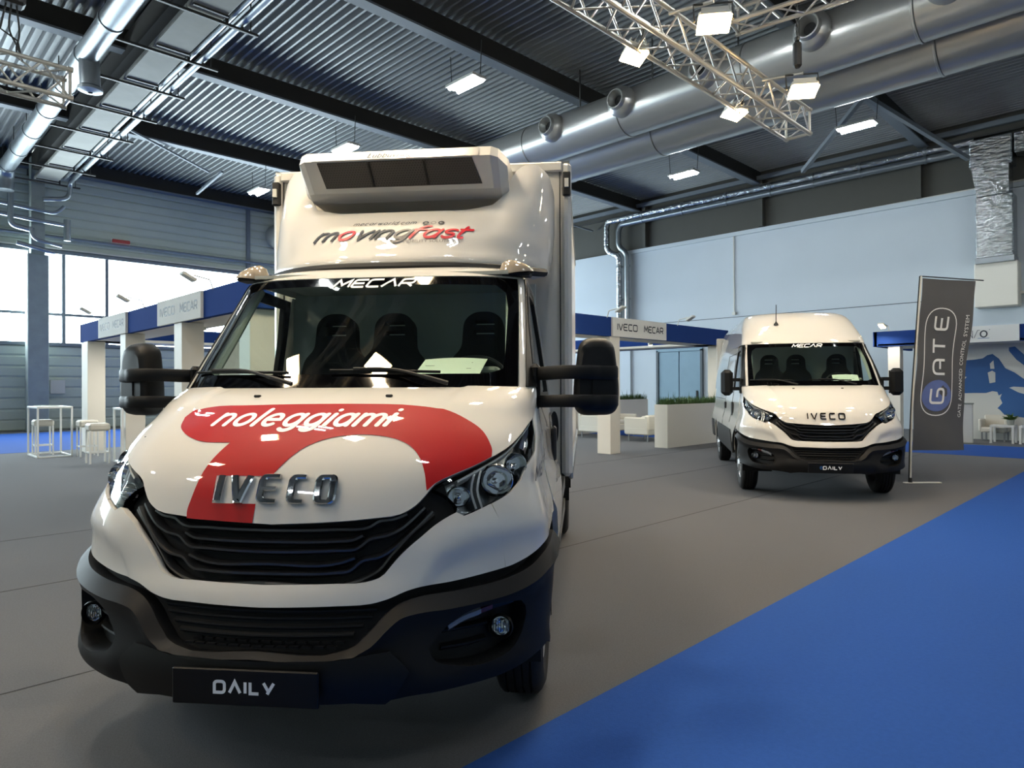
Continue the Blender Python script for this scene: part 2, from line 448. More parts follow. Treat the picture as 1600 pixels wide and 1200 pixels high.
def write(mb, txt, x0, z0, h, w, fn, key, **kw):
    """x0 = centre unless left=True"""
    left = kw.pop('left', False); rc = kw.pop('rc', False); cols = kw.pop('cols', None)
    st, wd = text_strokes(txt, h, w, **kw); dx = x0 - (0 if left else wd / 2)
    for i, s_ in st:
        ribbon(mb, [(a + dx, b + z0) for a, b in s_], w, fn, cols[i] if cols else key, rc, sub=max(.006, h * .12))
    return wd
def plane_fn(o, ux, uz):
    o, ux, uz = [np.array(q, float) for q in (o, ux, uz)]
    return lambda a, b: o + np.outer(a, ux) + np.outer(b, uz)

# ================================================================== SETTING (hall axes: x and y along the walls)
X0, X1, Y0, Y1 = -16.0, 25.5, -16.0, 29.3
# floor: grey carpet with blue aisles, laid flush
def slab(name, rects, key, z0=-.1, z1=0):
    b = MB()
    for x0, x1, y0, y1 in rects: b.box(((x0 + x1) / 2, (y0 + y1) / 2, (z0 + z1) / 2), (x1 - x0, y1 - y0, z1 - z0), key)
    return b.build(name, smooth=False)
struct(slab('floor', [(X0, X1, Y0, -1.5), (X0, 16.7, 2, 19.2), (19.75, X1, 2, 19.2), (X0, X1, 27.6, Y1)], 'carpet'))
o = slab('floor_aisle_strip', [(X0, X1, -1.5, 2.0), (16.7, 19.75, 2.0, 19.2), (X0, X1, 19.2, 27.6)], 'carpetb', -.1, .003)
struct(o)
b = MB()
for yy in (4.07, 6.12, 8.15): b.box((.35, yy, .0008), (32.7, .009, .002), 'seam')
b.box((-6, 5, .0008), (.008, 6, .002), 'seam')
struct(b.build('floor_seam', smooth=False))

# ---- far window wall (y = Y1), ribbed blue-grey cladding, window band, doors below
def ribwall(name, x0, x1, z0, z1, y, key, pitch=.32, dep=.045, horiz=True):
    b = MB(); n = max(1, int((z1 - z0) / pitch)); p = (z1 - z0) / n
    pr = []
    for i in range(n):
        a = z0 + i * p; pr += [(a, 0), (a + p * .12, -dep), (a + p * .82, -dep), (a + p * .94, 0)]
    pr.append((z1, 0))
    vs = [(x0, y + d, z) for z, d in pr] + [(x1, y + d, z) for z, d in pr]; m_ = len(pr)
    b.add(vs, [(i, m_ + i, m_ + i + 1, i + 1) for i in range(m_ - 1)], key)
    b.box(((x0 + x1) / 2, y + .08, (z0 + z1) / 2), (x1 - x0, .12, z1 - z0), key)
    return b.build(name, smooth=False)
wf = thing('wall_far', kind='structure')
cols = [-15.6, -9.2, -1.9, 4.78, 12.6, 19.2, 25.2]
for a, c in zip(cols[:-1], cols[1:]):
    ribwall('cladding_panel', a + .02, c - .02, 6.55, 10.15, Y1, 'wallc').parent = wf
for a, c in zip(cols[:-1], cols[1:]):
    ribwall('lower_cladding', a + .02, c - .02, 0, 3.08, Y1, 'wallc', .36).parent = wf
b = MB()
b.box((4.75, Y1 - .02, 3.12), (41.5, .2, .12), 'flange'); b.box((4.75, Y1 - .02, 6.5), (41.5, .2, .12), 'flange')
b.box((4.75, Y1 - .1, 6.62), (41.5, .1, .05), 'lampw')
b.build('window_sill', wf, False)
b = MB(); b.tube([(X0 + .5, Y1 - .22, 7.02), (X1, Y1 - .22, 7.02)], .06, 'galv', 8); b.build('conduit_pipe', wf)
for xx in cols[1:-1]:
    b = MB(); b.box((xx, Y1 - .1, 8.1), (.16, .1, 3.4), 'flange'); b.build('rib_post', wf, False)
for k, (a, c) in enumerate(zip(cols[:-1], cols[1:])):
    w = thing('window_%d' % (k + 1), kind='structure')
    b = MB(); xs = [a + .18, a + (c - a) * .12, a + (c - a) * .30, c - .1] if k == 3 else [a + .18, (a + c) / 2, c - .1]
    for xx in xs: b.box((xx, Y1, 4.81), (.11, .09, 3.3), 'flange')
    b.box(((a + c) / 2, Y1, 4.22), (c - a - .2, .07, .1), 'flange')
    b.build('window_frame', w, False)
    b = MB(); b.box(((a + c) / 2, Y1, 4.81), (c - a - .2, .01, 3.26), 'clear'); b.build('window_pane', w, False)
# ---- wall behind and wall on the near left
wn = thing('wall_near', kind='structure')
b = MB(); b.box((4.75, Y0 - .1, 4.95), (41.7, .2, 9.9), 'wallb'); b.build('wall_board', wn, False)
wl = thing('wall_left', kind='structure')
b = MB(); b.box((X0 - .1, 6.65, 5.0), (.2, 45.3, 10), 'wallc'); b.build('wall_board', wl, False)

# ---- right wall B (x = X1): pale painted wall, dark band with stiffeners above
wr = thing('wall_right', kind='structure')
b = MB(); b.box((X1 + .1, 6.65, 3.83), (.2, 45.6, 7.66), 'wallb'); b.build('wall_board', wr, False)
b = MB(); b.box((X1 - .03, 6.65, 7.6), (.1, 45.3, .16), 'wallb'); b.build('wall_cornice', wr, False)
b = MB(); b.box((X1 - .004, 6.65, 4.26), (.02, 45.3, .025), 'doorfr'); b.build('wall_seam', wr, False)
b = MB(); b.box((X1 - .05, 19.6, 3.83), (.14, 3.3, 7.66), 'wallb'); b.build('wall_pilaster', wr, False)
b = MB(); b.box((X1 + .1, 6.65, 9.15), (.2, 45.6, 3.0), 'walld'); b.build('cladding_band', wr, False)
for yy in (22.5, 17.1, 11.72, 6.3, .9, -4.5):
    b = MB(); b.box((X1 - .12, yy, 8.65), (.24, .16, 1.9), 'walld'); b.build('band_stiffener', wr, False)
b = MB(); b.bar((X1 - .3, Y0, 9.55), (X1 - .3, Y1, 9.55), .12, .16, 'flange'); b.bar((X1 - .3, Y0, 9.25), (X1 - .3, Y1, 9.25), .08, .06, 'bar'); b.build('edge_rail', wr, False)
# thin conduit on the wall
b = MB(); b.tube(rnd([(X1 - .04, 3.2, 7.72), (X1 - .04, 12.75, 7.62), (X1 - .04, 12.93, 7.6), (X1 - .04, 12.93, 7.4), (X1 - .04, 12.93, 4.45)], .3), .025, 'lampw', 8)
b.box((X1 - .04, 12.93, 4.4), (.08, .14, .12), 'lampw'); b.build('wall_conduit', wr)
# double door in the wall
d = thing('door_1', kind='structure')
b = MB()
for yy in (14.38, 16.53): b.box((X1 - .04, yy, 1.52), (.14, .1, 3.04), 'doorfr')
b.box((X1 - .04, 15.455, 3.04), (.14, 2.25, .12), 'door'); b.build('door_frame', d, False)
for yy in (14.93, 15.98):
    b = MB(); b.box((X1 - .02, yy, 1.49), (.07, 1.0, 2.96), 'door', bev=.01); l = b.build('door_leaf', d, False)
    if yy < 15: b = MB(); b.box((X1 - .07, 14.6, 1.12), (.05, .09, .35), 'frame_bk', bev=.01); b.build('door_handle', l, False)

# ---- roof: ribbed steel decks between dark beams running along x
rf = thing('ceiling', kind='structure')
BY = [-11.0, -5.35, .35, 6.1, 11.8, 17.4, 23.0, 28.9]
def deck(y0, y1, x0, x1, z, pitch=.21, h=.13):
    b = MB(); n = int((x1 - x0) / pitch); pr = []
    for i in range(n):
        a = x0 + i * pitch; pr += [(a, h), (a + .025, 0), (a + .075, 0), (a + .10, h)]
    m_ = len(pr); vs = [(x, y0, z + q) for x, q in pr] + [(x, y1, z + q) for x, q in pr]
    b.add(vs, [(i, i + 1, m_ + i + 1, m_ + i) for i in range(m_ - 1)], 'deck'); return b.build('deck_panel', rf, False)
ys = [Y0] + BY + [Y1 + .2]
for y0, y1 in zip(ys[:-1], ys[1:]):
    if y1 - y0 > .5: deck(y0, y1, X0, X1 + .2, 9.86)
b = MB(); b.box((4.75, 6.65, 10.12), (41.9, 45.7, .08), 'beam'); b.build('roof_skin', rf, False)
for i, yy in enumerate(BY):
    b = MB(); b.box((4.75, yy + .06, 9.62), (41.5, .1, .5), 'beam'); o = b.build('roof_beam_%d' % (i + 1), None, False); o['kind'] = 'structure'
    c = MB(); c.box((4.75, yy + .06, 9.35), (41.5, .3, .05), 'flange'); c.build('beam_flange', o, False)
# girder along y carried by columns, boxed in dark board
b = MB(); b.box((5.05, 6.65, 9.42), (.9, 45.3, .55), 'beam'); struct(b.build('roof_girder_1', None, False))
b = MB(); b.box((17.6, 6.65, 9.5), (.5, 45.3, .4), 'beam'); struct(b.build('roof_girder_2', None, False))
def column(x, y):
    c = thing('column_%d' % (1 if y > 20 else 2), kind='structure')
    b = MB(); b.box((x, y, 3.1), (.62, .5, 6.2), 'colm', bev=.02); b.build('shaft', c, False)
    b = MB(); b.box((x, y, 7.9), (.4, .4, 3.4), 'colm'); b.build('upper_shaft', c, False)
    return c
column(4.78, 28.55)
# V braces and hanging rails under the roof, right-hand bays
for k, (ya, yb) in enumerate(((6.1, 11.8), (.35, 6.1))):
    br = thing('roof_brace_%d' % (k + 1), kind='structure'); ym = ya + .15
    for dx, dy in ((-2.6, 2.4), (2.4, 2.6), (4.8, -1.4)):
        b = MB(); b.bar((19.4, ya, 9.25), (19.4 + dx, ya + dy, 8.35 if dx > 0 else 9.0), .12, .12, 'flange'); b.build('brace_bar', br, False)
b = MB()
b.bar((17.4, 20, 9.1), (25.3, 20, 8.9), .06, .06, 'flange')
struct(b.build('beam_rail', None, False))
b = MB(); b.bar((6.0, 22.3, 9.25), (9.2, 24.6, 9.2), .06, .06, 'flange'); b.bar((9.5, 26.6, 8.9), (9.6, 24.4, 9.25), .08, .08, 'flange'); struct(b.build('beam_strut', None, False))

# ================================================================== ROOF SERVICES
# two big parallel silver ducts with jet nozzles
def big_duct(x, z, r, label, nozz=()):
    t = thing('ventilation_duct', label, 'duct', (x, 6, z), 0, 'large parallel silver ducts under the roof')
    n = 14; L = 2.29
    for i in range(n):
        y0 = -16 + i * 3.2 - 6 + .2
        b = MB(); b.lathe([(r, y0), (r, y0 + 3.18)], 'duct', axis='Y', n=40)
        b.lathe([(r + .004, y0 - .01), (r + .018, y0), (r + .018, y0 + .03), (r + .002, y0 + .04)], 'duct', axis='Y', n=40)
        b.build('duct_section', t)
    for yy in nozz:
        b = MB(); q = yy - 6
        ax = Vector((-math.cos(.05), 0, math.sin(.05)))
        b.lathe([(.36, -r + .1), (.36, -r - .06), (.33, -r - .14), (.25, -r - .2), (.23, -r - .3), (.2, -r - .3), (.19, -r - .22), (.12, -r - .1), (.11, -r + .05)], 'duct', c=(0, q, .06), axis='X', n=28)
        nz = b.build('jet_nozzle', t)
        b = MB(); b.lathe([(.12, -r - .12), (.001, -r - .1)], 'void', c=(0, q, .06), axis='X', n=20); b.build('nozzle_mouth', nz)
        b = MB(); b.bar((0, q - .5, r), (0, q - .5, 9.9 - z), .03, .03, 'bar'); b.box((0, q - .5, r + .02), (.2, .04, .05), 'bar'); b.build('hanger', t, False)
    return t
big_duct(13.85, 8.28, .56, 'big silver round duct fitted with a row of jet nozzles', (11.85, 9.6, 7.4, 5.1, 2.85, .6))
big_duct(15.35, 8.2, .6, 'plain big silver round duct behind the one with nozzles')

# smaller insulated duct along the tray on the left, with elbows
t = thing('round_duct', 'long shiny insulated round duct beside the cable tray, upper left', 'duct', (3.75, 20, 8.8))
b = MB(); b.tube([(0, -36 + .5, 0), (0, 7.2, 0)], .23, 'galv', 20); b.build('duct_run', t)
for q in range(-9, 8, 2):
    b = MB(); b.tube([(0, q, 0), (0, q + .12, 0)], .25, 'galv', 20); b.build('clamp_ring', t)
b = MB(); b.tube(cr([(0, 7.0, 0), (0, 7.3, -.05), (0, 7.45, -.3), (0, 7.45, -.75)], 5), .23, 'galv', 20); b.build('end_elbow', t)
b = MB(); b.tube([(0.02, -3.1, 0), (.05, -3.1, -.7)], .2, 'galv', 20); b.lathe([(.2, -.7), (.24, -.74), (.24, -.8), (.05, -.84)], 'galv', (.05, -3.1, 0)); b.build('drop_spigot', t)

# cable tray: pale pans carried by dark struts, pipes alongside
t = thing('cable_tray', 'long pale metal tray hung on dark struts, running away under the roof at upper left', 'cable tray', (4.95, 20, 8.75))
for q in np.arange(-15, 6.1, 2.1):
    b = MB(); b.box((0, q + 1.05, 0), (.66, 2.08, .03), 'tray'); b.box((-.33, q + 1.05, .04), (.02, 2.08, .08), 'tray'); b.box((.33, q + 1.05, .04), (.02, 2.08, .08), 'tray')
    b.build('tray_pan', t, False)
for q in np.arange(-15, 8.2, 2.1):
    b = MB(); b.box((-.1, q, -.06), (2.3, .06, .05), 'bar'); b.box((.02, q - .25, -.03), (.66, .05, .04), 'bar')
    b.box((.42, q, .02), (.05, .05, .18), 'bar'); b.box((.72, q, .02), (.05, .05, .18), 'bar')
    b.bar((-1.2, q, -.04), (-1.2, q, 1.0), .02, .02, 'bar'); b.bar((.9, q, -.04), (.9, q, 1.0), .02, .02, 'bar'); b.build('support_strut', t, False)
t = thing('service_pipe', 'thinner bright pipe on the tray side of the pair by the cable tray', 'pipe', (5.42, 20, 8.83), 0, 'service pipes along the cable tray')
b = MB(); b.tube([(0, -15, 0), (0, 7.6, 0)], .055, 'galv', 10); b.build('pipe_run', t)
t = thing('service_pipe', 'thicker bright pipe on the outer side of the cable tray, ending in a bend', 'pipe', (5.66, 20, 8.83), 0, 'service pipes along the cable tray')
b = MB(); b.tube(rnd([(0, -15, 0), (0, 8.0, 0), (0, 8.0, -.6), (-.8, 8.0, -.75)], .3), .08, 'galv', 12); b.build('pipe_run', t)
# manifold of pipes above the column
t = thing('pipe_manifold', 'tangle of bent silver pipes above the blue column at left', 'pipes', (4.7, 28.12, 7.6))
for pts, r in (([(-1.9, 0, .25), (.55, -.05, .05), (.8, -.05, .35)], .06), ([(-1.9, 0, -.1), (-.2, 0, -.25), (.9, 0, -.3)], .07), ([(.9, 0, -.1), (.9, 0, -.85)], .11),
               ([(-.75, -.1, .6), (-.75, -.1, -.55), (-.1, -.1, -.65)], .09), ([(-.2, -.2, -.55), (-.15, -.2, -.95), (.7, -.2, -1.1)], .06), ([(-.6, -.2, -1.15), (.5, -.2, -1.35)], .08)):
    b = MB(); b.tube(rnd(pts, .2), r, 'galv', 10); b.build('bent_pipe', t)
# pipes along the right wall and the two drops
t = thing('wall_duct', 'foil-wrapped duct under the roof edge of the right wall, bending down twice', 'duct', (25.1, 0, 9.1))
b = MB(); b.tube(rnd([(0, 4.7, 0), (0, 18.95, .0), (0, 19.03, -.2), (0, 19.03, -1.35), (.1, 18.5, -1.6), (.1, 18.4, -1.8), (.1, 18.4, -5.9)], .35, 6), .13, 'foil', 16); b.build('duct_run', t)
b = MB(); b.tube(rnd([(-.02, 4.7, -.26), (-.02, 18.2, -.26), (-.02, 18.35, -.5), (-.02, 18.35, -1.25), (.1, 17.98, -1.55), (.1, 17.95, -5.9)], .3, 6), .12, 'galv', 16); b.build('duct_run', t)
for q in (6, 8, 9.6, 11.2, 13, 15, 17):
    b = MB(); b.tube([(0, q, 0), (0, q + .1, 0)], .15, 'galv', 16); b.tube([(-.02, q, -.26), (-.02, q + .08, -.26)], .14, 'galv', 16); b.build('clamp_ring', t)
for q in (-2.1, -3.6, -5.2):
    b = MB(); b.tube([(.1, 18.4, q), (.1, 18.4, q - .08)], .15, 'galv', 16); b.tube([(.1, 17.95, q), (.1, 17.95, q - .08)], .14, 'galv', 16); b.build('clamp_ring', t)
t = thing('foil_duct', 'rectangular foil-wrapped duct dropping down the right wall above the booth', 'duct', (25.05, 4.1, 7))
b = MB(); b.box((0, .13, 1.58), (.7, 1.08, .9), 'foil', bev=.03); b.build('duct_section', t)
b = MB(); b.prism([(-.34, -.35), (.34, -.35), (.34, .45), (-.34, .45)], 0, 1, 'foil', lambda a, c, h: (a, c * (1.0 + .2 * h) + .03 + .06 * h, .25 + h * .9)); b.build('duct_transition', t)
b = MB(); b.box((.02, .05, -.7), (.68, .95, 1.9), 'foil', bev=.03); b.build('duct_section', t)
b = MB(); b.box((.02, .05, -1.72), (.7, .98, .16), 'galv'); b.build('duct_collar', t, False)
b = MB(); b.box((-.0, -1.1, 1.7), (.7, 1.3, .6), 'foil', bev=.03); b.build('duct_section', t)
o = MB().box((25.2, 4.15, 4.55), (.6, 1.1, 1.35), 'boothw', bev=.02).build('wall_cabinet'); tag(o, 'white boxed cabinet on the right wall beneath the foil duct', 'cabinet')
o = MB().box((25.3, 3.4, 4.28), (.12, 3.2, .08), 'lampw').build('wall_rail'); tag(o, 'thin pale rail across the right wall cabinet', 'rail')

# roof light fittings
FIX = [((10.17, 11.73, 8.5), 'twin-tube ceiling light hanging alone in the middle bay above the truck', .34), ((10.41, 17.4, 8.5), 'twin-tube ceiling light just above the truck roof unit', .34),
       ((19.43, 6.31, 8.5), 'twin-tube ceiling light below the big ducts, nearer the right edge', 0), ((19.69, 11.75, 8.5), 'twin-tube ceiling light behind the big ducts above the van', 0),
       ((10.45, 23.3, 8.5), 'ceiling light glowing beside the top left corner of the truck box', .34)]
def ceil_light(p, label, tw, top=9.3):
    t = thing('ceiling_light', label, 'ceiling light', p, 0, 'fluorescent lights hung from the roof')
    b = MB(); b.box((0, 0, .02), (.44, .98, .07), 'lampw', bev=.015); b.build('housing', t)
    for dx in (-.13, .13):
        b = MB(); b.tube([(dx, -.43, -.03), (dx, .43, -.03)], .045, 'tubel', 8); b.build('tube', t)
    b = MB()
    for dy in (-.5, .5): b.bar((0, dy, .05), (0, dy * 1.1, top - p[2]), .015, .015, 'bar')
    b.build('hanger', t, False)
    return t
for p, l, tw in FIX: ceil_light(p, l, tw)
# more hall lamps outside the frame, the same kind, on a grid (they light the place and show in the paint)
for k, (px_, py_) in enumerate(((10.2, 6.2), (1, 11.7), (1, 17.4), (1, .4), (-8, 6.1), (-8, .4), (10, .4), (10, -5.3), (1, -5.3), (19.4, .4), (-8, 11.7), (1, 6.1))):
    ceil_light((px_, py_, 8.5), 'hall tube light outside the view', 0)['label'] = 'ceiling tube light outside the view, ' + ('just above the frame over the truck', 'over the left aisle side behind the first light row', 'left of the cable tray in the fourth bay', 'above the camera', 'far left in the second bay', 'far left above the blue aisle', 'right of the camera above the blue aisle', 'behind the camera on the right', 'straight behind the camera', 'far right above the blue aisle', 'far left in the third bay', 'above the left part of the long truss')[k]

# ---- trusses with floodlights
def truss(name, a, bb, s, label, step=.5, parent=None):
    a, bb = Vector(a), Vector(bb); d = (bb - a); L = d.length; d.normalize()
    side = Vector((-d.y, d.x, 0)); up = Vector((0, 0, 1)); t = thing(name, label, 'truss', a, 0, 'lighting trusses')
    C = [side * s / 2 * i + up * s / 2 * j for i, j in ((-1, -1), (1, -1), (1, 1), (-1, 1))]
    for c in C: MB().tube([c, c + d * L], .027, 'truss', 10).build('chord', t)
    for k in range(4):
        c0_, c1_ = C[k], C[(k + 1) % 4]; n = int(L / step); b = MB()
        pts = []
        for i in range(n + 1):
            b_ = (c0_ if i % 2 == 0 else c1_) + d * (L * i / n); pts.append(b_)
        for p, q in zip(pts[:-1], pts[1:]): b.tube([p, q], .013, 'truss', 6)
        for e in (0, L): b.tube([c0_ + d * e, c1_ + d * e], .018, 'truss', 6)
        b.build('lacing', t)
    for e in (0, L):
        for c in C: MB().lathe([(.001, -.03), (.034, -.03), (.034, .03), (.001, .03)], 'truss', c + d * e, 'X' if abs(d.x) > .7 else 'Y', 10).build('end_coupler', t)
    return t
truss('lighting_truss', (-4.0, 4.0, 5.28), (9.85, 4.0, 5.28), .34, 'long aluminium truss crossing the top right, carrying floodlights', .27)
truss('lighting_truss', (8.02, 4.05, 6.2), (9.4, -4.5, 6.2), .34, 'short aluminium truss at the top edge right of the long one', .27)
truss('lighting_truss', (-4.0, 9.55, 5.12), (1.9, 9.55, 5.12), .34, 'aluminium truss end at the left edge under the roof', .27)
def flood(p, label, aim=(0, 0, -1), pw=37, group='warm floodlights on the trusses'):
    t = thing('floodlight', label, 'floodlight', p, 0, group)
    q = Vector(aim).normalized().to_track_quat('-Z', 'Y'); t.rotation_mode = 'QUATERNION'; t.rotation_quaternion = q
    b = MB(); b.box((0, 0, .05), (.32, .24, .07), 'lampw', bev=.02)
    for i in range(5): b.box((0, -.1 + i * .05, .10), (.26, .012, .05), 'lampw')
    b.build('housing', t)
    b = MB(); b.box((0, 0, .005), (.32, .24, .012), 'flood'); b.build('lamp_glass', t, False)
    b = MB(); b.tube([(-.19, 0, .05), (-.19, 0, .26), (.19, 0, .26), (.19, 0, .05)], .012, 'bar', 6); b.build('bracket', t)
    if .6 < abs(p[1] - 4.0) < 1:   # outrigger arm back to the truss
        qi = q.inverted(); w2l = lambda v: qi @ (Vector(v) - Vector(p)); s_ = 1 if p[1] < 4 else -1
        MB().tube([w2l((p[0], p[1], p[2] + .24)), w2l((p[0], 4.0 - s_ * .17, p[2] + .32))], .018, 'truss', 8).build('outrigger_arm', t)
    l = bpy.data.lights.new('lamp_light', 'AREA'); l.shape = 'RECTANGLE'; l.size, l.size_y = .3, .22; l.energy = pw; l.color = (1, .85, .64)
    lo = bpy.data.objects.new('lamp_light', l); COL.objects.link(lo); lo.parent = t; lo.location = (0, 0, -.012)
    return t
flood((6.15, 3.32, 5.08), 'floodlight highest in the picture, above the long truss', (-.2, -.15, -1)); flood((6.15, 4.28, 5.1), 'floodlight on the near left side of the long truss', (-.2, .15, -1))
flood((8.35, 3.32, 5.08), 'floodlight below the dark chain hoist', (-.2, -.15, -1)); flood((8.42, 4.26, 5.1), 'floodlight hanging under the long truss over the silver ducts', (-.2, .15, -1))
flood((4.2, 3.32, 5.08), 'floodlight on the long truss just above the picture, aisle side', (-.2, -.15, -1)); flood((4.2, 4.28, 5.08), 'floodlight on the long truss just above the picture, hall side', (-.2, .15, -1))
flood((2.35, 3.86, 5.0), 'floodlight on the long truss mirrored in the top of the truck windscreen', (-.1, 0, -1)); flood((1.1, 3.5, 5.05), 'floodlight on the long truss above the truck hood', (-.1, 0, -1))
flood((.42, 4.45, 5.08), 'floodlight on the long truss mirrored low in the truck windscreen', (-.1, .1, -1))
flood((8.75, .6, 5.98), 'floodlight on the short truss just above the picture', (.35, .5, -1), 60); flood((9.1, -2.0, 5.98), 'floodlight on the short truss beyond the right edge of the picture', (.5, .5, -1), 60)
flood((-1.5, 4.28, 5.08), 'floodlight on the long truss well left of the truck', (.6, -.1, -1), 28); flood((-3.4, 4.28, 5.08), 'floodlight at the unseen left end of the long truss', (.8, -.1, -1), 34)
t = thing('chain_hoist', 'dark chain hoist body with chain above the rightmost floodlight', 'hoist', (8.62, 3.5, 5.7))
b = MB(); b.box((0, 0, .0), (.1, .1, .34), 'hoist', bev=.03); b.build('body', t)
b = MB()
for i in range(36):
    z = .24 + i * .045; R = Matrix.Rotation(PI / 2 * (i % 2), 3, 'Z')
    b.tube([R @ Vector((.016 * math.cos(a_), 0, .03 * math.sin(a_))) + Vector((0, 0, z)) for a_ in np.linspace(0, 2 * PI, 7)[:-1]], .006, 'bar', 5, closed=True)
b.build('chain', t)
b = MB(); b.lathe([(.001, .17), (.03, .18), (.035, .22), (.001, .24)], 'bar', n=10); b.tube([(.06, 0, .15), (.07, .02, 1.6)], .008, 'cable', 6); b.build('hook', t)
t = thing('chain_hoist', 'black hoist with cables at the top left edge of the picture', 'hoist', (1.35, 9.5, 6.0))
b = MB(); b.box((0, 0, 0), (.26, .2, .22), 'hoist', bev=.03); b.build('body', t)
b = MB(); b.tube([(0, 0, .1), (0, 0, 3.6)], .01, 'bar', 6); b.build('chain', t)
b = MB()
for k in range(3): b.tube(cr([(-.05 + k * .05, 0, -.1), (-.1 + k * .09, .03, -.4), (.06, 0, -.5 - k * .08), (.1, 0, -.72)], 6), .01, 'cable', 6)
b.build('cable', t)

# ================================================================== BOOTHS
def sign(t, o, ux, w, h, txt, name='sign_panel'):
    ux = Vector(ux); n = ux.cross(Vector((0, 0, 1)))
    b = MB(); c = Vector(o) + ux * w / 2
    b.bar(Vector(o) + n * .02, Vector(o) + ux * w + n * .02, .05, h, 'signw')
    p = b.build(name, t, False)
    if txt:
        b = MB(); f = plane_fn(Vector(o) + n * .048, ux, (0, 0, 1))
        a = w * .08
        write(b, 'IVECO', a, -h * .14, h * .32, h * .066, f, 'signt', left=True, gap=.3, total=w * .35, xs=1.25); b.build('lettering', p, False); b = MB()
        write(b, 'MECAR', w * .56, -h * .14, h * .32, h * .066, f, 'signt', left=True, gap=.28, total=w * .37, xs=1.25)
        b.build('lettering', p, False)
    return p
bt = thing('exhibition_booth', 'large white corner booth with blue fascia behind the truck', 'booth', (3.95, 8.91, 0))
def post(t, x, y): MB().box((x, y, 1.29), (.36, .36, 2.58), 'boothw', bev=.004).build('post', t, False)
for yy in (17.85, 14.9, 11.75, 9.1): post(bt, .18, yy - 8.73)
for xx in (2.6, 8.08, 12.95): post(bt, xx, .18)
def fasc(t, a, bb): MB().bar(a, bb, .1, .42, 'boothb').build('fascia_panel', t, False)
ZF = 2.79
SG = [(10.79, 12.83), (14.73, 16.74)]
yy = 0.0
for s0, s1 in SG:
    s0 -= 8.91; s1 -= 8.91
    fasc(bt, (.05, yy, ZF), (.05, s0, ZF)); sign(bt, (0, s1, ZF), (0, -1, 0), s1 - s0, .42, 'x'); fasc(bt, (.06, s0, ZF), (.06, s1, ZF)); yy = s1
fasc(bt, (.05, yy, ZF), (.05, 9.6, ZF))
fasc(bt, (.1, .05, ZF), (7.95, .05, ZF)); sign(bt, (7.95, 0, ZF), (1, 0, 0), 2.13, .42, 'x'); fasc(bt, (7.95, .06, ZF), (10.08, .06, ZF)); fasc(bt, (10.08, .05, ZF), (13.2, .05, ZF))
fasc(bt, (13.2, 0, ZF), (13.2, 9.6, ZF)); fasc(bt, (0, 9.6, ZF), (13.2, 9.6, ZF))
b = MB()
b.box((.45, 4.8, 2.62), (.75, 9.4, .06), 'boothw'); b.box((6.6, .45, 2.62), (13.0, .75, .06), 'boothw'); b.box((12.8, 4.8, 2.62), (.75, 9.4, .06), 'boothw'); b.box((6.6, 9.2, 2.62), (13, .75, .06), 'boothw')
b.build('soffit_board', bt, False)
post(bt, 13.0, 9.4); post(bt, .2, 9.4)
MB().box((3.6, 6.9, 1.29), (3.0, .08, 2.58), 'boothw').build('partition_board', bt, False)
# arm spotlights on top of the fascias
def armlight(p, d, label, lit=False, grp='arm spotlights on the booth fascias'):
    t = thing('arm_spotlight', label, 'spotlight', p, math.atan2(d[1], d[0]), grp)
    MB().tube([(0, 0, -.02), (.05, 0, .12), (.28, 0, .16)], .012, 'lampw', 8).build('arm', t)
    b = MB(); b.box((.36, 0, .13), (.22, .16, .05), 'lampw', bev=.01, rot=Matrix.Rotation(-.5, 3, 'Y')); h = b.build('lamp_head', t)
    if lit:
        l = bpy.data.lights.new('lamp_light', 'AREA'); l.size = .12; l.energy = 40; l.color = (1, .93, .82); lo = bpy.data.objects.new('lamp_light', l); COL.objects.link(lo); lo.parent = h; lo.location = (.40, 0, .06); lo.rotation_euler = (0, -.5, 0)
        MB().box((.38, 0, .09), (.16, .12, .02), 'flood', rot=Matrix.Rotation(-.5, 3, 'Y')).build('lamp_glass', h, False)
    return t
armlight((3.95, 16.4, 3.0), (-1, 0), 'small arm spotlight on the fascia farthest left')
armlight((3.95, 13.7, 3.0), (-1, 0), 'small arm spotlight between the two left booth signs')
armlight((3.95, 10.4, 3.0), (-1, 0), 'small arm spotlight on the fascia right beside the windscreen edge of the truck')
armlight((11.75, 8.91, 3.0), (0, -1), 'small arm spotlight at the left end of the booth sign beside the truck mirror')
armlight((14.6, 8.91, 3.0), (0, -1), 'small arm spotlight right of the booth sign between truck and van')
armlight((10.75, 9.3, 2.66), (-.5, -1), 'glaring small spotlight under the booth fascia beside the truck box', True)
armlight((20.85, 5.95, 3.02), (-1, .2), 'glaring small spotlight on top of the blue fascia right of the van', True)
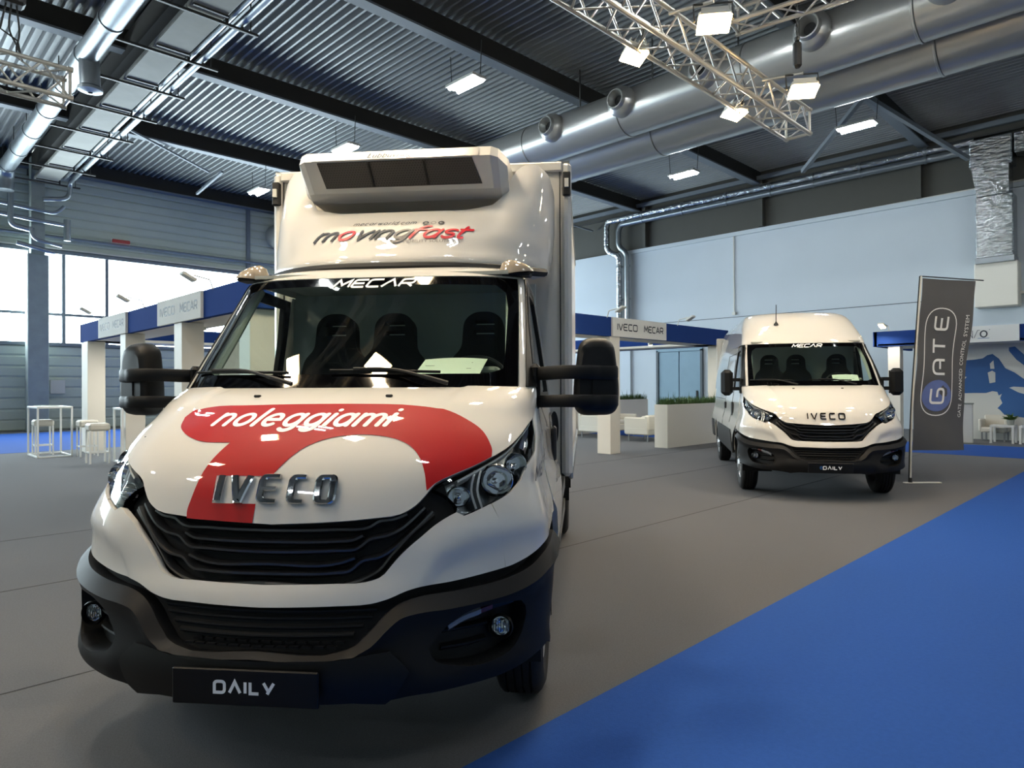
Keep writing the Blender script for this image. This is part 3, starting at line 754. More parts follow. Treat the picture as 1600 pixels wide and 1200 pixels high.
# planter with grass
def planter(x0, x1, y, y2, label, hh=1.04):
    t = thing('planter_box', label, 'planter', ((x0 + x1) / 2, (y + y2) / 2, 0))
    L, D = x1 - x0, y2 - y
    b = MB()
    for c, s_ in (((0, -D / 2 + .015, hh / 2), (L, .03, hh)), ((0, D / 2 - .015, hh / 2), (L, .03, hh)), ((-L / 2 + .015, 0, hh / 2), (.03, D - .06, hh)), ((L / 2 - .015, 0, hh / 2), (.03, D - .06, hh))): b.box(c, s_, 'boothw')
    b.box((0, 0, hh - .08), (L - .06, D - .06, .02), 'frame_bk'); b.build('box', t, False)
    b = MB(); rs = random.Random(7)
    for i in range(int(1500 * L * D)):
        x, yq = rs.uniform(-L / 2 + .03, L / 2 - .03), rs.uniform(-D / 2 + .03, D / 2 - .03); a_ = rs.uniform(0, 2 * PI); h = rs.uniform(.12, .29); le = rs.uniform(.02, .13)
        if rs.random() < .03: h *= 1.5
        dx, dy = math.cos(a_), math.sin(a_); w_ = .006; p = Vector((x, yq, hh - .08))
        q = p + Vector((dx * le * .4, dy * le * .4, h * .7)); r_ = p + Vector((dx * le, dy * le, h))
        s_ = Vector((-dy, dx, 0)) * w_
        b.add([p - s_, p + s_, q + s_, q - s_, r_], [(0, 1, 2, 3), (3, 2, 4)], 'plant')
    g = b.build('grass', t, False); g['kind'] = 'stuff'; return t
planter(13.92, 16.7, 8.78, 9.14, 'long white planter with artificial grass standing between truck and van')
planter(15.4, 20.0, 13.4, 13.75, 'second white planter with grass at the back of the booth, behind the sofas')
# white sofas
def sofa(x, y, L, rz, label):
    t = thing('sofa', label, 'sofa', (x, y, 0), rz, 'white leather sofas in the booth')
    MB().box((0, 0, .28), (L, .75, .2), 'leather', bev=.03).build('base', t)
    MB().box((0, -.32, .5), (L, .14, .42), 'leather', bev=.04).build('backrest', t)
    for s_ in (-1, 1): MB().box((s_ * (L / 2 - .07), .02, .42), (.13, .76, .46), 'leather', bev=.03).build('armrest', t)
    k = max(1, round((L - .26) / .7)); w_ = (L - .26) / k
    for i in range(k): MB().box((-L / 2 + .13 + w_ * (i + .5), .05, .42), (w_ - .01, .62, .12), 'leather', bev=.04).build('seat_cushion', t)
    for i in (-1, 1):
        for j in (-1, 1): MB().tube([(i * (L / 2 - .1), j * .3, .18), (i * (L / 2 - .1), j * .3, 0)], .018, 'alu', 8).build('leg', t)
    return t
sofa(16.05, 12.15, 1.9, PI, 'white leather sofa behind the truck mirror, left of the booth post')
sofa(15.5, 10.45, .95, 0, 'single white leather armchair sofa beside the planter end')
# bar tables, stools, plant
def bar_table(x, y, L, D, label, rz=0):
    t = thing('bar_table', label, 'table', (x, y, 0), rz, 'white bar tables'); H = 1.1
    MB().box((0, 0, H - .02), (L, D, .04), 'lacq', bev=.004).build('tabletop', t, False)
    for i in (-1, 1):
        for j in (-1, 1): MB().box((i * (L / 2 - .02), j * (D / 2 - .02), H / 2), (.035, .035, H - .04), 'lacq').build('leg', t, False)
    b = MB()
    for j in (-1, 1): b.box((0, j * (D / 2 - .02), .018), (L - .06, .035, .03), 'lacq')
    for i in (-1, 1): b.box((i * (L / 2 - .02), 0, .018), (.035, D - .06, .03), 'lacq')
    b.build('floor_frame', t, False); return t
bar_table(3.22, 17.85, .66, 1.1, 'white bar table with leaflets on it at the far left')
bar_table(4.6, 15.1, 1.5, .6, 'white bar table with a small plant, partly behind the booth post')
def stool(x, y, label, rz=0):
    t = thing('bar_stool', label, 'stool', (x, y, 0), rz, 'white bar stools')
    MB().box((0, 0, .72), (.38, .36, .15), 'leather', bev=.035).build('seat', t)
    for i in (-1, 1):
        for j in (-1, 1): MB().box((i * .165, j * .155, .33), (.03, .03, .66), 'lacq').build('leg', t, False)
    b = MB()
    for j in (-1, 1): b.box((0, j * .155, .22), (.3, .022, .022), 'lacq'); b.box((j * .165, 0, .22), (.022, .28, .022), 'lacq')
    b.build('footrest', t, False); return t
stool(3.57, 15.35, 'nearest white bar stool, cover creased, in front of the booth post')
stool(3.78, 17.1, 'white bar stool half hidden behind the nearest stool')
stool(3.15, 18.2, 'white bar stool under the far left bar table')
for k, (dx, dy, r_) in enumerate(((-.1, .2, .3), (.06, -.15, -.2))):
    b = MB(); b.box((3.22 + dx, 17.85 + dy, 1.104 + .006), (.21, .3, .012), 'paper', rz=r_); o = b.build('leaflet', None, False)
    tag(o, ['white leaflet stack at the left of the far left bar table', 'white leaflet at the right of the far left bar table'][k], 'leaflet', 'leaflets on the bar table')
def pot_plant(p, s, label, n=60, sp=.5):
    t = thing('potted_plant', label, 'plant', p, 0, 'small potted plants on tables')
    MB().lathe([(.001, 0), (.07 * s, 0), (.09 * s, .14 * s), (.08 * s, .14 * s), (.001, .13 * s)], 'pot', n=16).build('pot', t)
    b = MB(); rs = random.Random(3)
    for i in range(n):
        a_ = rs.uniform(0, 2 * PI); el = rs.uniform(.3, 1.3); L = rs.uniform(.12, .26) * s; d_ = Vector((math.cos(a_) * math.cos(el), math.sin(a_) * math.cos(el), math.sin(el)))
        p0 = Vector((0, 0, .13 * s)); p1 = p0 + d_ * L * .6; p2 = p0 + d_ * L - Vector((0, 0, .03 * s)); sd = d_.cross(Vector((0, 0, 1))).normalized() * .022 * s
        b.add([p0, p1 - sd, p2, p1 + sd], [(0, 1, 2, 3)], 'plant')
    g = b.build('foliage', t, False); g['kind'] = 'stuff'; return t
pot_plant((3.98, 14.95, 1.1), .95, 'small green plant on the bar table left of the truck mirror')
o = MB().box((5.5, Y1 - .12, 1.56), (.46, .16, .5), 'lampw', bev=.01).build('wall_box'); tag(o, 'grey box mounted on the far wall beside the blue column', 'box')
t = thing('alarm_box', 'small red box high on the far wall over the windows', 'alarm', (7.55, Y1 - .28, 7.16))
MB().box((0, 0, 0), (.6, .12, .12), 'redb', bev=.01).build('body', t); MB().box((0, .05, 0), (.66, .03, .18), 'lampw').build('back_plate', t, False)

# second booth on the right with the map wall
b2 = thing('exhibition_booth', 'booth at the right edge with blue fascia and a printed map wall', 'booth', (20.85, 6.34, 0))
fasc(b2, (.05, 0, ZF), (.05, -2.1, ZF)); sign(b2, (0, -2.1, ZF), (0, -1, 0), 1.25, .42, None); fasc(b2, (.06, -2.1, ZF), (.06, -3.35, ZF)); fasc(b2, (.05, -3.35, ZF), (.05, -9.0, ZF)); fasc(b2, (0, -.02, ZF), (3.5, -.02, ZF))
sp = [q for q in bpy.data.objects if q.parent == b2 and q.name.startswith('sign_panel')][0]
b = MB(); f = plane_fn((-.05, -2.28, ZF - .1), (0, -1, 0), (0, 0, 1))
ribbon(b, [(0, 0), (0, .2), (.09, 0), (.09, .2)], .012, f, 'signt'); ribbon(b, [(.12, 0), (.2, .2), (.25, .2)], .012, f, 'signt'); ribbon(b, arc(.33, .1, .07, .08, 0, 360, 16), .03, f, 'signt'); ribbon(b, [(.2, -.01), (.45, -.01)], .012, f, 'map_sea'); ribbon(b, [(.45, .2), (.46, .21)], .02, f, 'signt')
b.build('logo', sp, False)
MB().box((.18, -.5, 1.29), (.3, .3, 2.58), 'boothw').build('post', b2, False)
MB().box((1.1, -3.4, 2.62), (2.2, 6.6, .05), 'boothw').build('soffit_board', b2, False)
mw = MB().box((1.13, -3.9, 1.29), (.05, 6.2, 2.58), 'map_land').build('map_board', b2, False)
def sea(polys, lands):
    b = MB(); f = lambda u, v: np.stack([np.full_like(u, 1.098), u - 6.34, v], -1)
    for p in polys: panel(b, p, lambda u, v: f(-u, v), 'map_sea', .25, thick=0, sc=(1, 1))
    o = b.build('printed_sea', mw, False)
    b = MB(); g = lambda u, v: np.stack([np.full_like(u, 1.094), -u - 6.34, v], -1)
    for p in lands: panel(b, p, g, 'map_land', .1, thick=0, sc=(1, 1))
    b.build('printed_islands', mw, False)
N_ = [(4.49, 2.04), (4.33, 2.16), (4.15, 2.17), (3.96, 2.2), (3.86, 2.28), (3.74, 2.31), (3.6, 2.18), (3.46, 1.92), (3.26, 1.8), (3.1, 1.66), (2.9, 1.5), (2.7, 1.6), (2.4, 1.55), (2.1, 1.75), (1.7, 1.7), (1.6, 1.0), (2.0, .8), (2.5, .66)]
S_ = [(3.06, .61), (3.31, .65), (3.49, .68), (3.58, .8), (3.64, .85), (3.53, .99), (3.58, 1.12), (3.54, 1.24), (3.61, 1.19), (3.64, 1.29), (3.75, 1.31), (3.89, 1.26), (4.18, 1.26), (4.6, 1.24), (5.0, 1.15), (5.2, 1.3), (4.9, 1.8)]
neg = lambda P: [(-a, c) for a, c in P]
sea([neg(N_ + S_), neg([(3.38, 2.47), (3.25, 2.49), (3.05, 2.26), (2.7, 2.05), (2.4, 1.8), (2.6, 1.75), (3.0, 1.93), (3.22, 2.14), (3.38, 2.38)])],
    [neg([(3.38, 1.4), (3.29, 1.43), (3.02, 1.41), (3.0, 1.21), (3.19, 1.28)]), neg([(3.85, 1.81), (3.75, 1.86), (3.68, 1.81), (3.68, 1.55), (3.81, 1.52)]), neg([(3.8, 2.05), (3.72, 2.14), (3.7, 1.91), (3.79, 1.91)]), neg([(4.45, 1.65), (4.4, 1.61), (4.33, 1.7), (4.4, 1.71)])])
# furniture there
t = thing('info_kiosk', 'grey-white upright kiosk standing behind the black flag', 'kiosk', (20.25, 4.05, 0), .2)
MB().box((0, 0, .5), (.3, .36, 1.0), 'lampw', bev=.02).build('body', t); MB().box((0, 0, 1.01), (.34, .4, .03), 'pot', bev=.005).build('top', t)
t = thing('armchair', 'small white armchair in front of the map wall', 'chair', (21.5, 3.62, 0), 0)
MB().box((0, 0, .3), (.6, .55, .14), 'leather', bev=.03).build('seat', t); MB().box((.26, 0, .5), (.1, .55, .36), 'leather', bev=.03).build('backrest', t)
for s_ in (-1, 1): MB().box((0, s_ * .28, .42), (.6, .07, .32), 'leather', bev=.02).build('armrest', t)
for i in (-1, 1):
    for j in (-1, 1): MB().box((i * .26, j * .24, .12), (.035, .035, .24), 'alu').build('leg', t, False)
def side_table(x, y, label):
    t = thing('side_table', label, 'table', (x, y, 0), 0, 'low white side tables')
    MB().box((0, 0, .43), (.5, .5, .05), 'lacq').build('tabletop', t, False)
    for i in (-1, 1):
        for j in (-1, 1): MB().box((i * .225, j * .225, .2), (.05, .05, .41), 'lacq').build('leg', t, False)
side_table(20.95, 3.35, 'low white side table holding a plant, near the right edge')
side_table(20.95, 2.75, 'low white side table cut off by the right edge')
pot_plant((20.95, 3.2, .455), .95, 'small green plant on the low table before the map')

for k, (x, y) in enumerate(((7.0, 9.6), (10.2, 9.6), (14.6, 9.7), (4.6, 12.6), (4.6, 16.4))):
    t = thing('booth_downlight', ['booth soffit lamp nearest the corner post', 'booth soffit lamp beside the truck box', 'booth soffit lamp above the planter', 'booth soffit lamp by the left booth sign', 'booth soffit lamp by the farthest left post'][k], 'lamp', (x, y, 2.56), 0, 'small lamps under the booth fascia')
    MB().lathe([(.05, .04), (.06, .02), (.06, -.02), (.05, -.03)], 'lampw', n=16).build('lamp_ring', t); MB().lathe([(.05, -.02), (.001, -.022)], 'tubel', n=16).build('lamp_disc', t)
    l = bpy.data.lights.new('lamp_light', 'AREA'); l.shape = 'DISK'; l.size = .1; l.energy = 30; l.color = (1, .92, .8); lo = bpy.data.objects.new('lamp_light', l); COL.objects.link(lo); lo.parent = t; lo.location = (0, 0, -.04)

# ================================================================== VEHICLES
# local frame: x to the vehicle's left (picture right), y backwards, z up, metres
TF = np.array([[.20, .10, .56, .96, 2.0], [.45, .00, .60, 1.00, 2.0], [.55, .02, .58, 1.01, 1.9], [.70, .06, .54, 1.02, 1.9], [.78, .10, .52, 1.02, 2.1], [.90, .13, .52, 1.01, 2.5],
    [1.00, .16, .52, .985, 2.7], [1.087, .195, .52, .965, 2.8], [1.16, .24, .54, .96, 2.9], [1.25, .33, .57, .955, 3.0], [1.34, .45, .58, .94, 2.9], [1.41, .58, .53, .93, 2.7], [1.45, .69, .46, .925, 2.4], [1.476, .82, .36, .92, 2.2]])
TG = np.array([[1.36, .74, .34, .945, 3.2], [1.44, .80, .33, .935, 3.2], [1.476, .84, .33, .93, 3.2], [1.60, .955, .31, .912, 3.2], [1.80, 1.145, .28, .882, 3.3], [2.00, 1.335, .24, .852, 3.4], [2.10, 1.43, .22, .835, 3.4],
    [2.14, 1.49, .25, .825, 3.2], [2.18, 1.58, .30, .80, 3], [2.205, 1.70, .30, .72, 2.8], [2.215, 1.86, .25, .6, 2.5]])
TV = np.array([[1.36, .74, .34, .955, 3.2], [1.476, .84, .33, .945, 3.2], [1.80, 1.145, .30, .91, 3.3], [2.10, 1.43, .30, .865, 3.2], [2.12, 1.44, .30, .862, 3.1], [2.3, 1.58, .40, .83, 2.9], [2.48, 1.76, .5, .79, 2.7], [2.58, 1.95, .5, .74, 2.6], [2.64, 2.2, .5, .66, 2.4], [2.66, 2.5, .5, .5, 2.2]])
TP = np.array([[2.17, 1.62, .65, .85, 2.4], [2.24, 1.64, .68, .92, 2.4], [2.41, 1.72, .66, .965, 2.5], [2.60, 1.86, .56, .975, 2.8], [2.75, 2.02, .42, .975, 3.2], [2.90, 2.14, .31, .97, 3.6], [3.0, 2.2, .25, .94, 3.6]])
def pch(xs, ys, x):
    x = np.asarray(x, float); h = np.diff(xs); dl = np.diff(ys) / h; mm = np.zeros_like(ys); mm[0] = dl[0]; mm[-1] = dl[-1]
    for i in range(1, len(xs) - 1):
        if dl[i - 1] * dl[i] > 0:
            w1 = 2 * h[i] + h[i - 1]; w2 = h[i] + 2 * h[i - 1]; mm[i] = (w1 + w2) / (w1 / dl[i - 1] + w2 / dl[i])
    i = np.clip(np.searchsorted(xs, x) - 1, 0, len(h) - 1); t = np.clip((x - xs[i]) / h[i], 0, 1)
    return (2*t**3 - 3*t**2 + 1) * ys[i] + (t**3 - 2*t**2 + t) * h[i] * mm[i] + (-2*t**3 + 3*t**2) * ys[i+1] + (t**3 - t**2) * h[i] * mm[i+1]
def rows(T, z): return [pch(T[:, 0], T[:, k], z) for k in range(1, 5)]
def surf(T):
    def fn(u, z):
        u, z = np.broadcast_arrays(np.asarray(u, float), np.asarray(z, float)); yc, d, w, n = rows(T, z); a = np.abs(u)
        t = np.sin(np.minimum(a, 1) * PI / 2)
        return np.stack([w * t * np.sign(u), yc + d * (1 - np.sqrt(np.maximum(1 - t**n, 0))) + np.maximum(a - 1, 0), z], -1)
    return fn
def offn(fn, u, z, o):
    e = 1e-3; u = np.asarray(u, float); z = np.asarray(z, float)
    n = np.cross(fn(u + e, z) - fn(u - e, z), fn(u, z + e) - fn(u, z - e)); n /= np.linalg.norm(n, axis=-1, keepdims=True)
    o = np.asarray(o, float); o = o[..., None] if o.ndim else o
    return fn(u, z) + n * o
def ux(T, x, z):
    w = rows(T, z)[2]; t = np.clip(np.asarray(x, float) / w, -1, 1); return np.arcsin(t) * 2 / PI
def uy(T, y, z):
    yc, d, w, n = [float(q) for q in rows(T, z)]
    if y >= yc + d: return 1 + y - yc - d
    q = min(max(1 - (y - yc) / d, 0), 1); t = max(1 - q * q, 0)**(1 / n); return math.asin(min(t, 1)) * 2 / PI
SF, SG_, SV, SP_ = surf(TF), surf(TG), surf(TV), surf(TP)
def mir(h): return list(h) + [(-u, z) for u, z in reversed(h) if abs(u) > 1e-6]
def flip(P, s): return [(u * s, z) for u, z in P]
def arcmap(fn, z0, z1):
    zz = np.linspace(z0, z1, 200); P = fn(np.zeros(200), zz); L = np.concatenate([[0], np.cumsum(np.linalg.norm(np.diff(P, axis=0), axis=1))])
    return lambda s_: np.interp(s_, L, zz), L[-1]
def fx(T, fn, o=.002): return lambda a, b: offn(fn, ux(T, a, b), b, o)

HOOD = [(0, .967), (.158, .979), (.25, .99), (.326, 1.003), (.368, 1.031), (.402, 1.071), (.43, 1.108), (.492, 1.138), (.548, 1.160), (.622, 1.191), (.656, 1.206), (.696, 1.224), (.758, 1.262), (.826, 1.304), (.898, 1.340), (.935, 1.40), (.95, 1.45), (.95, 1.474), (.5, 1.474), (0, 1.474)]
GRL = [(0, .757), (.166, .762), (.238, .766), (.27, .78), (.302, .828), (.34, .881), (.378, .921), (.418, .959), (.464, .989), (.486, 1.0)]
WB = [(0, .686), (.172, .691), (.256, .695), (.296, .708), (.34, .731), (.376, .742), (.452, .751), (.554, .766), (.674, .782), (.756, .80), (.882, .83), (.968, .843)]
RIMT = [(0, .543), (.202, .543), (.23, .561), (.24, .576), (.262, .607), (.29, .655), (.328, .693), (.37, .709), (.454, .717), (.556, .727), (.676, .742), (.768, .762), (.86, .793), (.96, .815)]
HL = [(.42, 1.089), (.492, 1.135), (.548, 1.157), (.622, 1.188), (.656, 1.203), (.696, 1.221), (.758, 1.259), (.826, 1.300), (.895, 1.334), (.905, 1.293), (.924, 1.24), (.918, 1.195), (.86, 1.165), (.806, 1.14), (.776, 1.1), (.696, 1.053), (.602, 1.021), (.536, .998), (.508, .989), (.488, 1.0), (.494, 1.02), (.463, 1.062)]
SEAM = [(.608, 1.021), (.626, .959), (.636, .843), (.642, .777)]
RED = [(.018, 1.403), (-.184, 1.398), (-.362, 1.387), (-.408, 1.374), (-.424, 1.346), (-.404, 1.312), (-.366, 1.288), (-.318, 1.268), (-.268, 1.255), (-.218, 1.253), (-.178, 1.253), (-.194, 1.22), (-.212, 1.167), (-.224, 1.096), (-.228, 1.051), (-.230, 1.003), (-.226, .981), (-.046, .970), (-.046, 1.038), (-.164, 1.038), (-.172, 1.135), (-.02, 1.136), (.006, 1.188), (.044, 1.239), (.092, 1.268), (.16, 1.283), (.23, 1.281), (.292, 1.266), (.336, 1.241), (.374, 1.193), (.392, 1.144), (.402, 1.082), (.426, 1.107), (.468, 1.130), (.548, 1.162), (.618, 1.191), (.618, 1.215), (.604, 1.245), (.574, 1.288), (.506, 1.337), (.414, 1.377), (.322, 1.394), (.13, 1.403)]
SLATS = [[(0, .947), (.158, .952), (.246, .961), (.268, .979), (.31, .987), (.345, 1.004)], [(0, .906), (.16, .91), (.2, .914), (.228, .93)], [(0, .870), (.16, .877), (.208, .881), (.248, .918), (.286, .928), (.324, .95), (.36, .985), (.396, 1.025)],
         [(0, .828), (.178, .835), (.208, .85)], [(0, .795), (.162, .799), (.192, .803), (.228, .840), (.27, .852), (.296, .872), (.334, .915), (.375, .96), (.418, 1.01)]]
def follow(mb, pts, fn, o, w, h, key, n=6):
    """slat with a wedge section following the body surface"""
    c = cr(pts, n, corner=70); U = np.array([p[0] for p in c]); Z = np.array([p[1] for p in c])
    sec = [(o, h * 1.1), (o + w, h * .3), (o + w * .94, -h * .3), (o, -h * .9)]
    vs = []; N = len(c)
    tz = np.gradient(Z) ; tu = np.gradient(U); L = np.hypot(tz, tu * 1.3) + 1e-9
    for oo, hh in sec:
        vs.append(offn(fn, U - hh * tz / L * .75, Z + hh * tu * 1.3 / L, oo))
    V = np.concatenate(vs); fs = []
    for j in range(4):
        k = (j + 1) % 4
        for i in range(N - 1): fs.append((j * N + i, j * N + i + 1, k * N + i + 1, k * N + i))
    fs.append((0, N, 2 * N, 3 * N)); fs.append((4 * N - 1, 3 * N - 1, 2 * N - 1, N - 1))
    return mb.add(V, fs, key)
AX = 1.05; AZ = .36
M['platem'] = mat('plate_black', '#040405', .45, spec=.3)
M['slatm'] = mat('satin_black_slat', '#1d1d1e', .3, spec=.8, coat=.6)
M['lampg'] = mat('lamp_grey_lens', '#8f9195', .3, spec=.5)
def archpts(T, y0, r, zc, z_lo, z_hi, n=14, rev=False):
    out = []
    for i in range(n + 1):
        a = PI * i / n; y, z = y0 - r * math.cos(a), zc + r * math.sin(a)
        if z_lo <= z <= z_hi: out.append((uy(T, y, z), z))
    return out[::-1] if rev else out

def wheel(name, x, y, side, parent, dual=False, r=.355, rimkey='rim'):
    t = bpy.data.objects.new(name, None); COL.objects.link(t); t.parent = parent; t.location = (x, y, r)
    s = side; hw = .105
    pr = [(.19, -hw * .8), (.22, -hw), (.30, -hw - .008), (.335, -hw * .92), (.352, -hw * .75)]
    for g in (-.055, -.018, .018, .055): pr += [(.355, g - .014), (.355, g - .006), (.345, g - .004), (.345, g + .004), (.355, g + .006)]
    pr += [(.352, hw * .75), (.335, hw * .92), (.30, hw + .008), (.22, hw), (.19, hw * .8)]
    MB().lathe([(a * r / .355, b_) for a, b_ in pr], 'tyre', axis='X', n=48).build('tyre', t)
    d = s * (.02 if dual else .085)
    b = MB(); b.lathe([(.20, s * .09), (.195, s * .1), (.185, s * .09), (.175, s * .03), (.15, d), (.09, d + s * .015), (.075, d + s * .03), (.06, d + s * .045), (.001, d + s * .045)], rimkey, axis='X', n=32)
    b.lathe([(.2, -hw * .8), (.2, hw * .8)], rimkey, axis='X', n=32)
    rm = b.build('rim', t)
    for i in range(6):
        a = 2 * PI * i / 6
        b = MB(); b.lathe([(.012, d - s * .01), (.012, d + s * .04), (.001, d + s * .04)], 'alu', (0, .1 * math.cos(a), .1 * math.sin(a)), 'X', 8); b.build('wheel_nut', rm)
        b = MB(); a += PI / 6; b.lathe([(.022, d + s * .006), (.001, d + s * .006)], 'void', (0, .145 * math.cos(a), .145 * math.sin(a)), 'X', 10); b.build('vent_hole', rm)
    return t

def build_cab(root, van=False):
    TS, SS = (TV, SV) if van else (TG, SG_)
    # hood
    def hoff(u, z, e=0): return .006 + e + .007 * np.clip((np.abs(u) - np.interp(z, [1.34, 1.476], [.37, .45])) / .02, 0, 1) * np.clip((z - 1.34) / .06, 0, 1)
    b = MB(); panel(b, mir(cr(HOOD, 3, corner=35)), SF, 'white', .022, thick=.03, off=hoff)
    hood = b.build('hood', root, ang=40)
    b = MB()
    for s in (-1, 1): b.box(tuple(offn(SF, .215 * s, 1.435, .009)), (.03, .02, .012), 'frame_bk', bev=.004)
    b.build('washer_nozzle', hood)
    if not van:
        b = MB(); panel(b, cr(RED, 4, True, 40), SF, 'red', .022, thick=0, off=lambda u, z: hoff(u, z, .002)); b.build('red_graphic', hood)
        zs_, _ = arcmap(SF, 1.25, 1.46); b = MB(); write(b, 'noleggiami', -.02, .110, .080, .021, lambda a, s_: offn(SF, ux(TF, a, zs_(s_)), zs_(s_), .0095), 'white_lt', total=.75, shear=.35, gap=.42, xs=.92, rc=True); b.build('hood_lettering', hood, False)
    # IVECO letters, raised chrome
    G_['Ṽ'] = (.98, [[(0, 1), (.44, 0), (.54, 0), (.98, 1)]]); G_['Ê'] = (1.0, [rnd([(1.0, 1), (0, 1), (0, 0), (1.0, 0)]), [(0, .5), (.9, .5)]])
    w_, hh = (.0165, .095) if not van else (.013, .075); AN = 1.0 if van else 1.9
    st, wd = text_strokes('IVECO' if van else 'IṼÊCO', hh - w_ * .6, w_, total=(.45 if not van else .44) / AN, gap=.95 if not van else .55, xs=1.15 if not van else 1.0); fL = lambda o_: (lambda a, b_: fx(TF, SF, o_)(a * AN, b_))
    groups = {}
    for i, s_ in st: groups.setdefault(i, []).append(s_)
    for i, L in groups.items():
        b = MB()
        for s_ in L:
            pts = [(a - wd / 2, q + 1.046) for a, q in s_]
            for lay, (o0, wf_) in enumerate(((.008, 1.0), (.020, .98), (.024, .6))):
                ribbon(b, pts, w_ * wf_, fL(o0), 'chrome' if not van else 'darkchrome', sub=.02)
            # side walls between layers
            def wall(o0, w0, o1, w1):
                m0, m1 = MB(), MB(); ribbon(m0, pts, w0, fL(o0), 'chrome', sub=.02); ribbon(m1, pts, w1, fL(o1), 'chrome', sub=.02)
                n = len(m0.v) // 2; V = m0.v + m1.v; F = []
                for j in range(n - 1):
                    F += [(j, j + 1, 2 * n + j + 1, 2 * n + j), (n + j + 1, n + j, 3 * n + j, 3 * n + j + 1)]
                F += [(0, n, 3 * n, 2 * n), (n - 1, 2 * n - 1, 4 * n - 1, 3 * n - 1)]
                b.add(V, F, 'chrome' if not van else 'darkchrome')
            wall(.008, w_, .020, w_ * .98); wall(.020, w_ * .98, .024, w_ * .6)
        b.build('chrome_letter', hood, True, 25)
    # front fascia (white) with crease on the cheeks
    up = list(reversed([(u, z) for u, z in cr(GRL, 3)]))
    lo = cr(WB[:9], 3)
    half = lo + [(.642, .777), (.636, .843), (.626, .959), (.608, 1.018)] + [(.602, 1.018), (.536, .994), (.508, .985)] + up
    def crease(u, z):
        a = np.abs(u); zc = np.interp(a, [0, .3, .38, .434, .536, .69, .854, 1.1], [.735, .735, .768, .866, .916, .932, .919, .9])
        e = np.interp(a, [0, .2, .4, .5, .8, 1.0, 1.2], [.006, .010, .016, .022, .022, .008, 0]); d = z - zc
        return e * np.exp(-np.where(d > 0, d * 7, -d * 22)**2) * 1.0
    b = MB(); panel(b, mir(half), SF, 'white', .022, thick=.03, off=crease)
    b.build('front_fascia', root, ang=50)
    yd = 1.17
    for s in (1, -1):
        lowu = [(.644, .779), (.674, .782), (.756, .80), (.882, .83), (.968, .843)]
        ar = [(uy(TF, y, AZ + math.sqrt(.50**2 - (y - AX)**2)), AZ + math.sqrt(.50**2 - (y - AX)**2)) for y in np.linspace(.93, yd, 6)]
        P = lowu + [(uy(TF, .75, .85), .85)] + ar + [(uy(TF, yd, z), z) for z in (.95, 1.05, 1.15, 1.25, 1.33, 1.40, 1.474)] + [(.955, 1.474), (.955, 1.45), (.94, 1.40), (.903, 1.342), (.912, 1.293), (.930, 1.24), (.924, 1.193), (.862, 1.161), (.812, 1.137), (.780, 1.096), (.696, 1.049), (.612, 1.020)] + SEAM[1:3]
        b = MB(); panel(b, flip(P, s) if s > 0 else flip(P, s), SF, 'white', .025, thick=.03, off=crease); b.build('fender', root, ang=50)
    # grille: back panel, slats
    back = mir([(0, .75), (.26, .76), (.34, .87), (.5, .99), (.46, 1.12), (.40, 1.10), (.33, 1.03), (0, .99)])
    b = MB(); panel(b, back, SF, 'void', .03, thick=.01, off=-.045); gr = b.build('grille', root)
    for q in SLATS:
        b = MB(); P = [(-u, z) for u, z in reversed(q[1:])] + q; follow(b, P, SF, -.03, .026, .013, 'slatm'); b.build('slat', gr, True, 30)
    for s in (1, -1):
        b = MB(); follow(b, [(s * .42, 1.0), (s * .35, .93), (s * .30, .86), (s * .262, .80), (s * .22, .772), (0, .765)], SF, -.03, .026, .012, 'slatm'); b.build('grille_frame', gr, True, 30)
    # headlights
    for s in (1, -1):
        hl = bpy.data.objects.new('headlight', None); COL.objects.link(hl); hl.parent = root
        P = flip(cr(HL, 3, True, 35), s)
        b = MB(); panel(b, P, SF, 'silver', .03, thick=.0, off=-.07)
        # surround wall
        ring = densify(P, .03); U = np.array([q[0] for q in ring]); Z = np.array([q[1] for q in ring]); A = offn(SF, U, Z, -.002); B_ = offn(SF, U, Z, -.07); n = len(ring)
        b.add(np.concatenate([A, B_]), [(i, (i + 1) % n, n + (i + 1) % n, n + i) for i in range(n)], 'gloss_bk'); b.build('lamp_housing', hl)
        def bowl(u, z, r, sx, key, dep=.05, tilt=0):
            c = offn(SF, s * u, z, -.016); nrm = offn(SF, s * u, z, .1) - c; nrm = Vector(nrm).normalized(); nrm = (nrm + Vector((0, -1.2, 0))).normalized()
            X = nrm.cross(Vector((0, 0, 1))).normalized(); Y = X.cross(nrm); bb = MB()
            prof = [(1, 0), (.93, .006), (.9, -.005), (.7, -dep * .6), (.4, -dep * .95), (.22, -dep), (.2, -dep * .5), (.17, -dep * .35), (.001, -dep * .3)]
            nn = 28; vs = []
            for i in range(nn):
                t_ = 2 * PI * i / nn
                for rr, hh_ in prof: vs.append(Vector(c) + X * (r * sx * rr * math.cos(t_)) + Y * (r * rr * math.sin(t_)) + nrm * hh_)
            m_ = len(prof); bb.add(vs, [(i * m_ + j, ((i + 1) % nn) * m_ + j, ((i + 1) % nn) * m_ + j + 1, i * m_ + j + 1) for i in range(nn) for j in range(m_ - 1)], key)
            return bb.build('reflector', hl)
        bowl(.655, 1.110, .066, 1.1, 'chrome'); bowl(.765, 1.160, .050, 1.0, 'chrome'); bowl(.505, 1.060, .040, 1.2, 'chrome')
        b = MB()
        for uu in (.562, .585): follow(b, [(s * uu, 1.01), (s * (uu - .01), 1.08), (s * (uu + .002), 1.155)], SF, -.05, .035, .02, 'alu', 3)
        b.build('divider', hl)
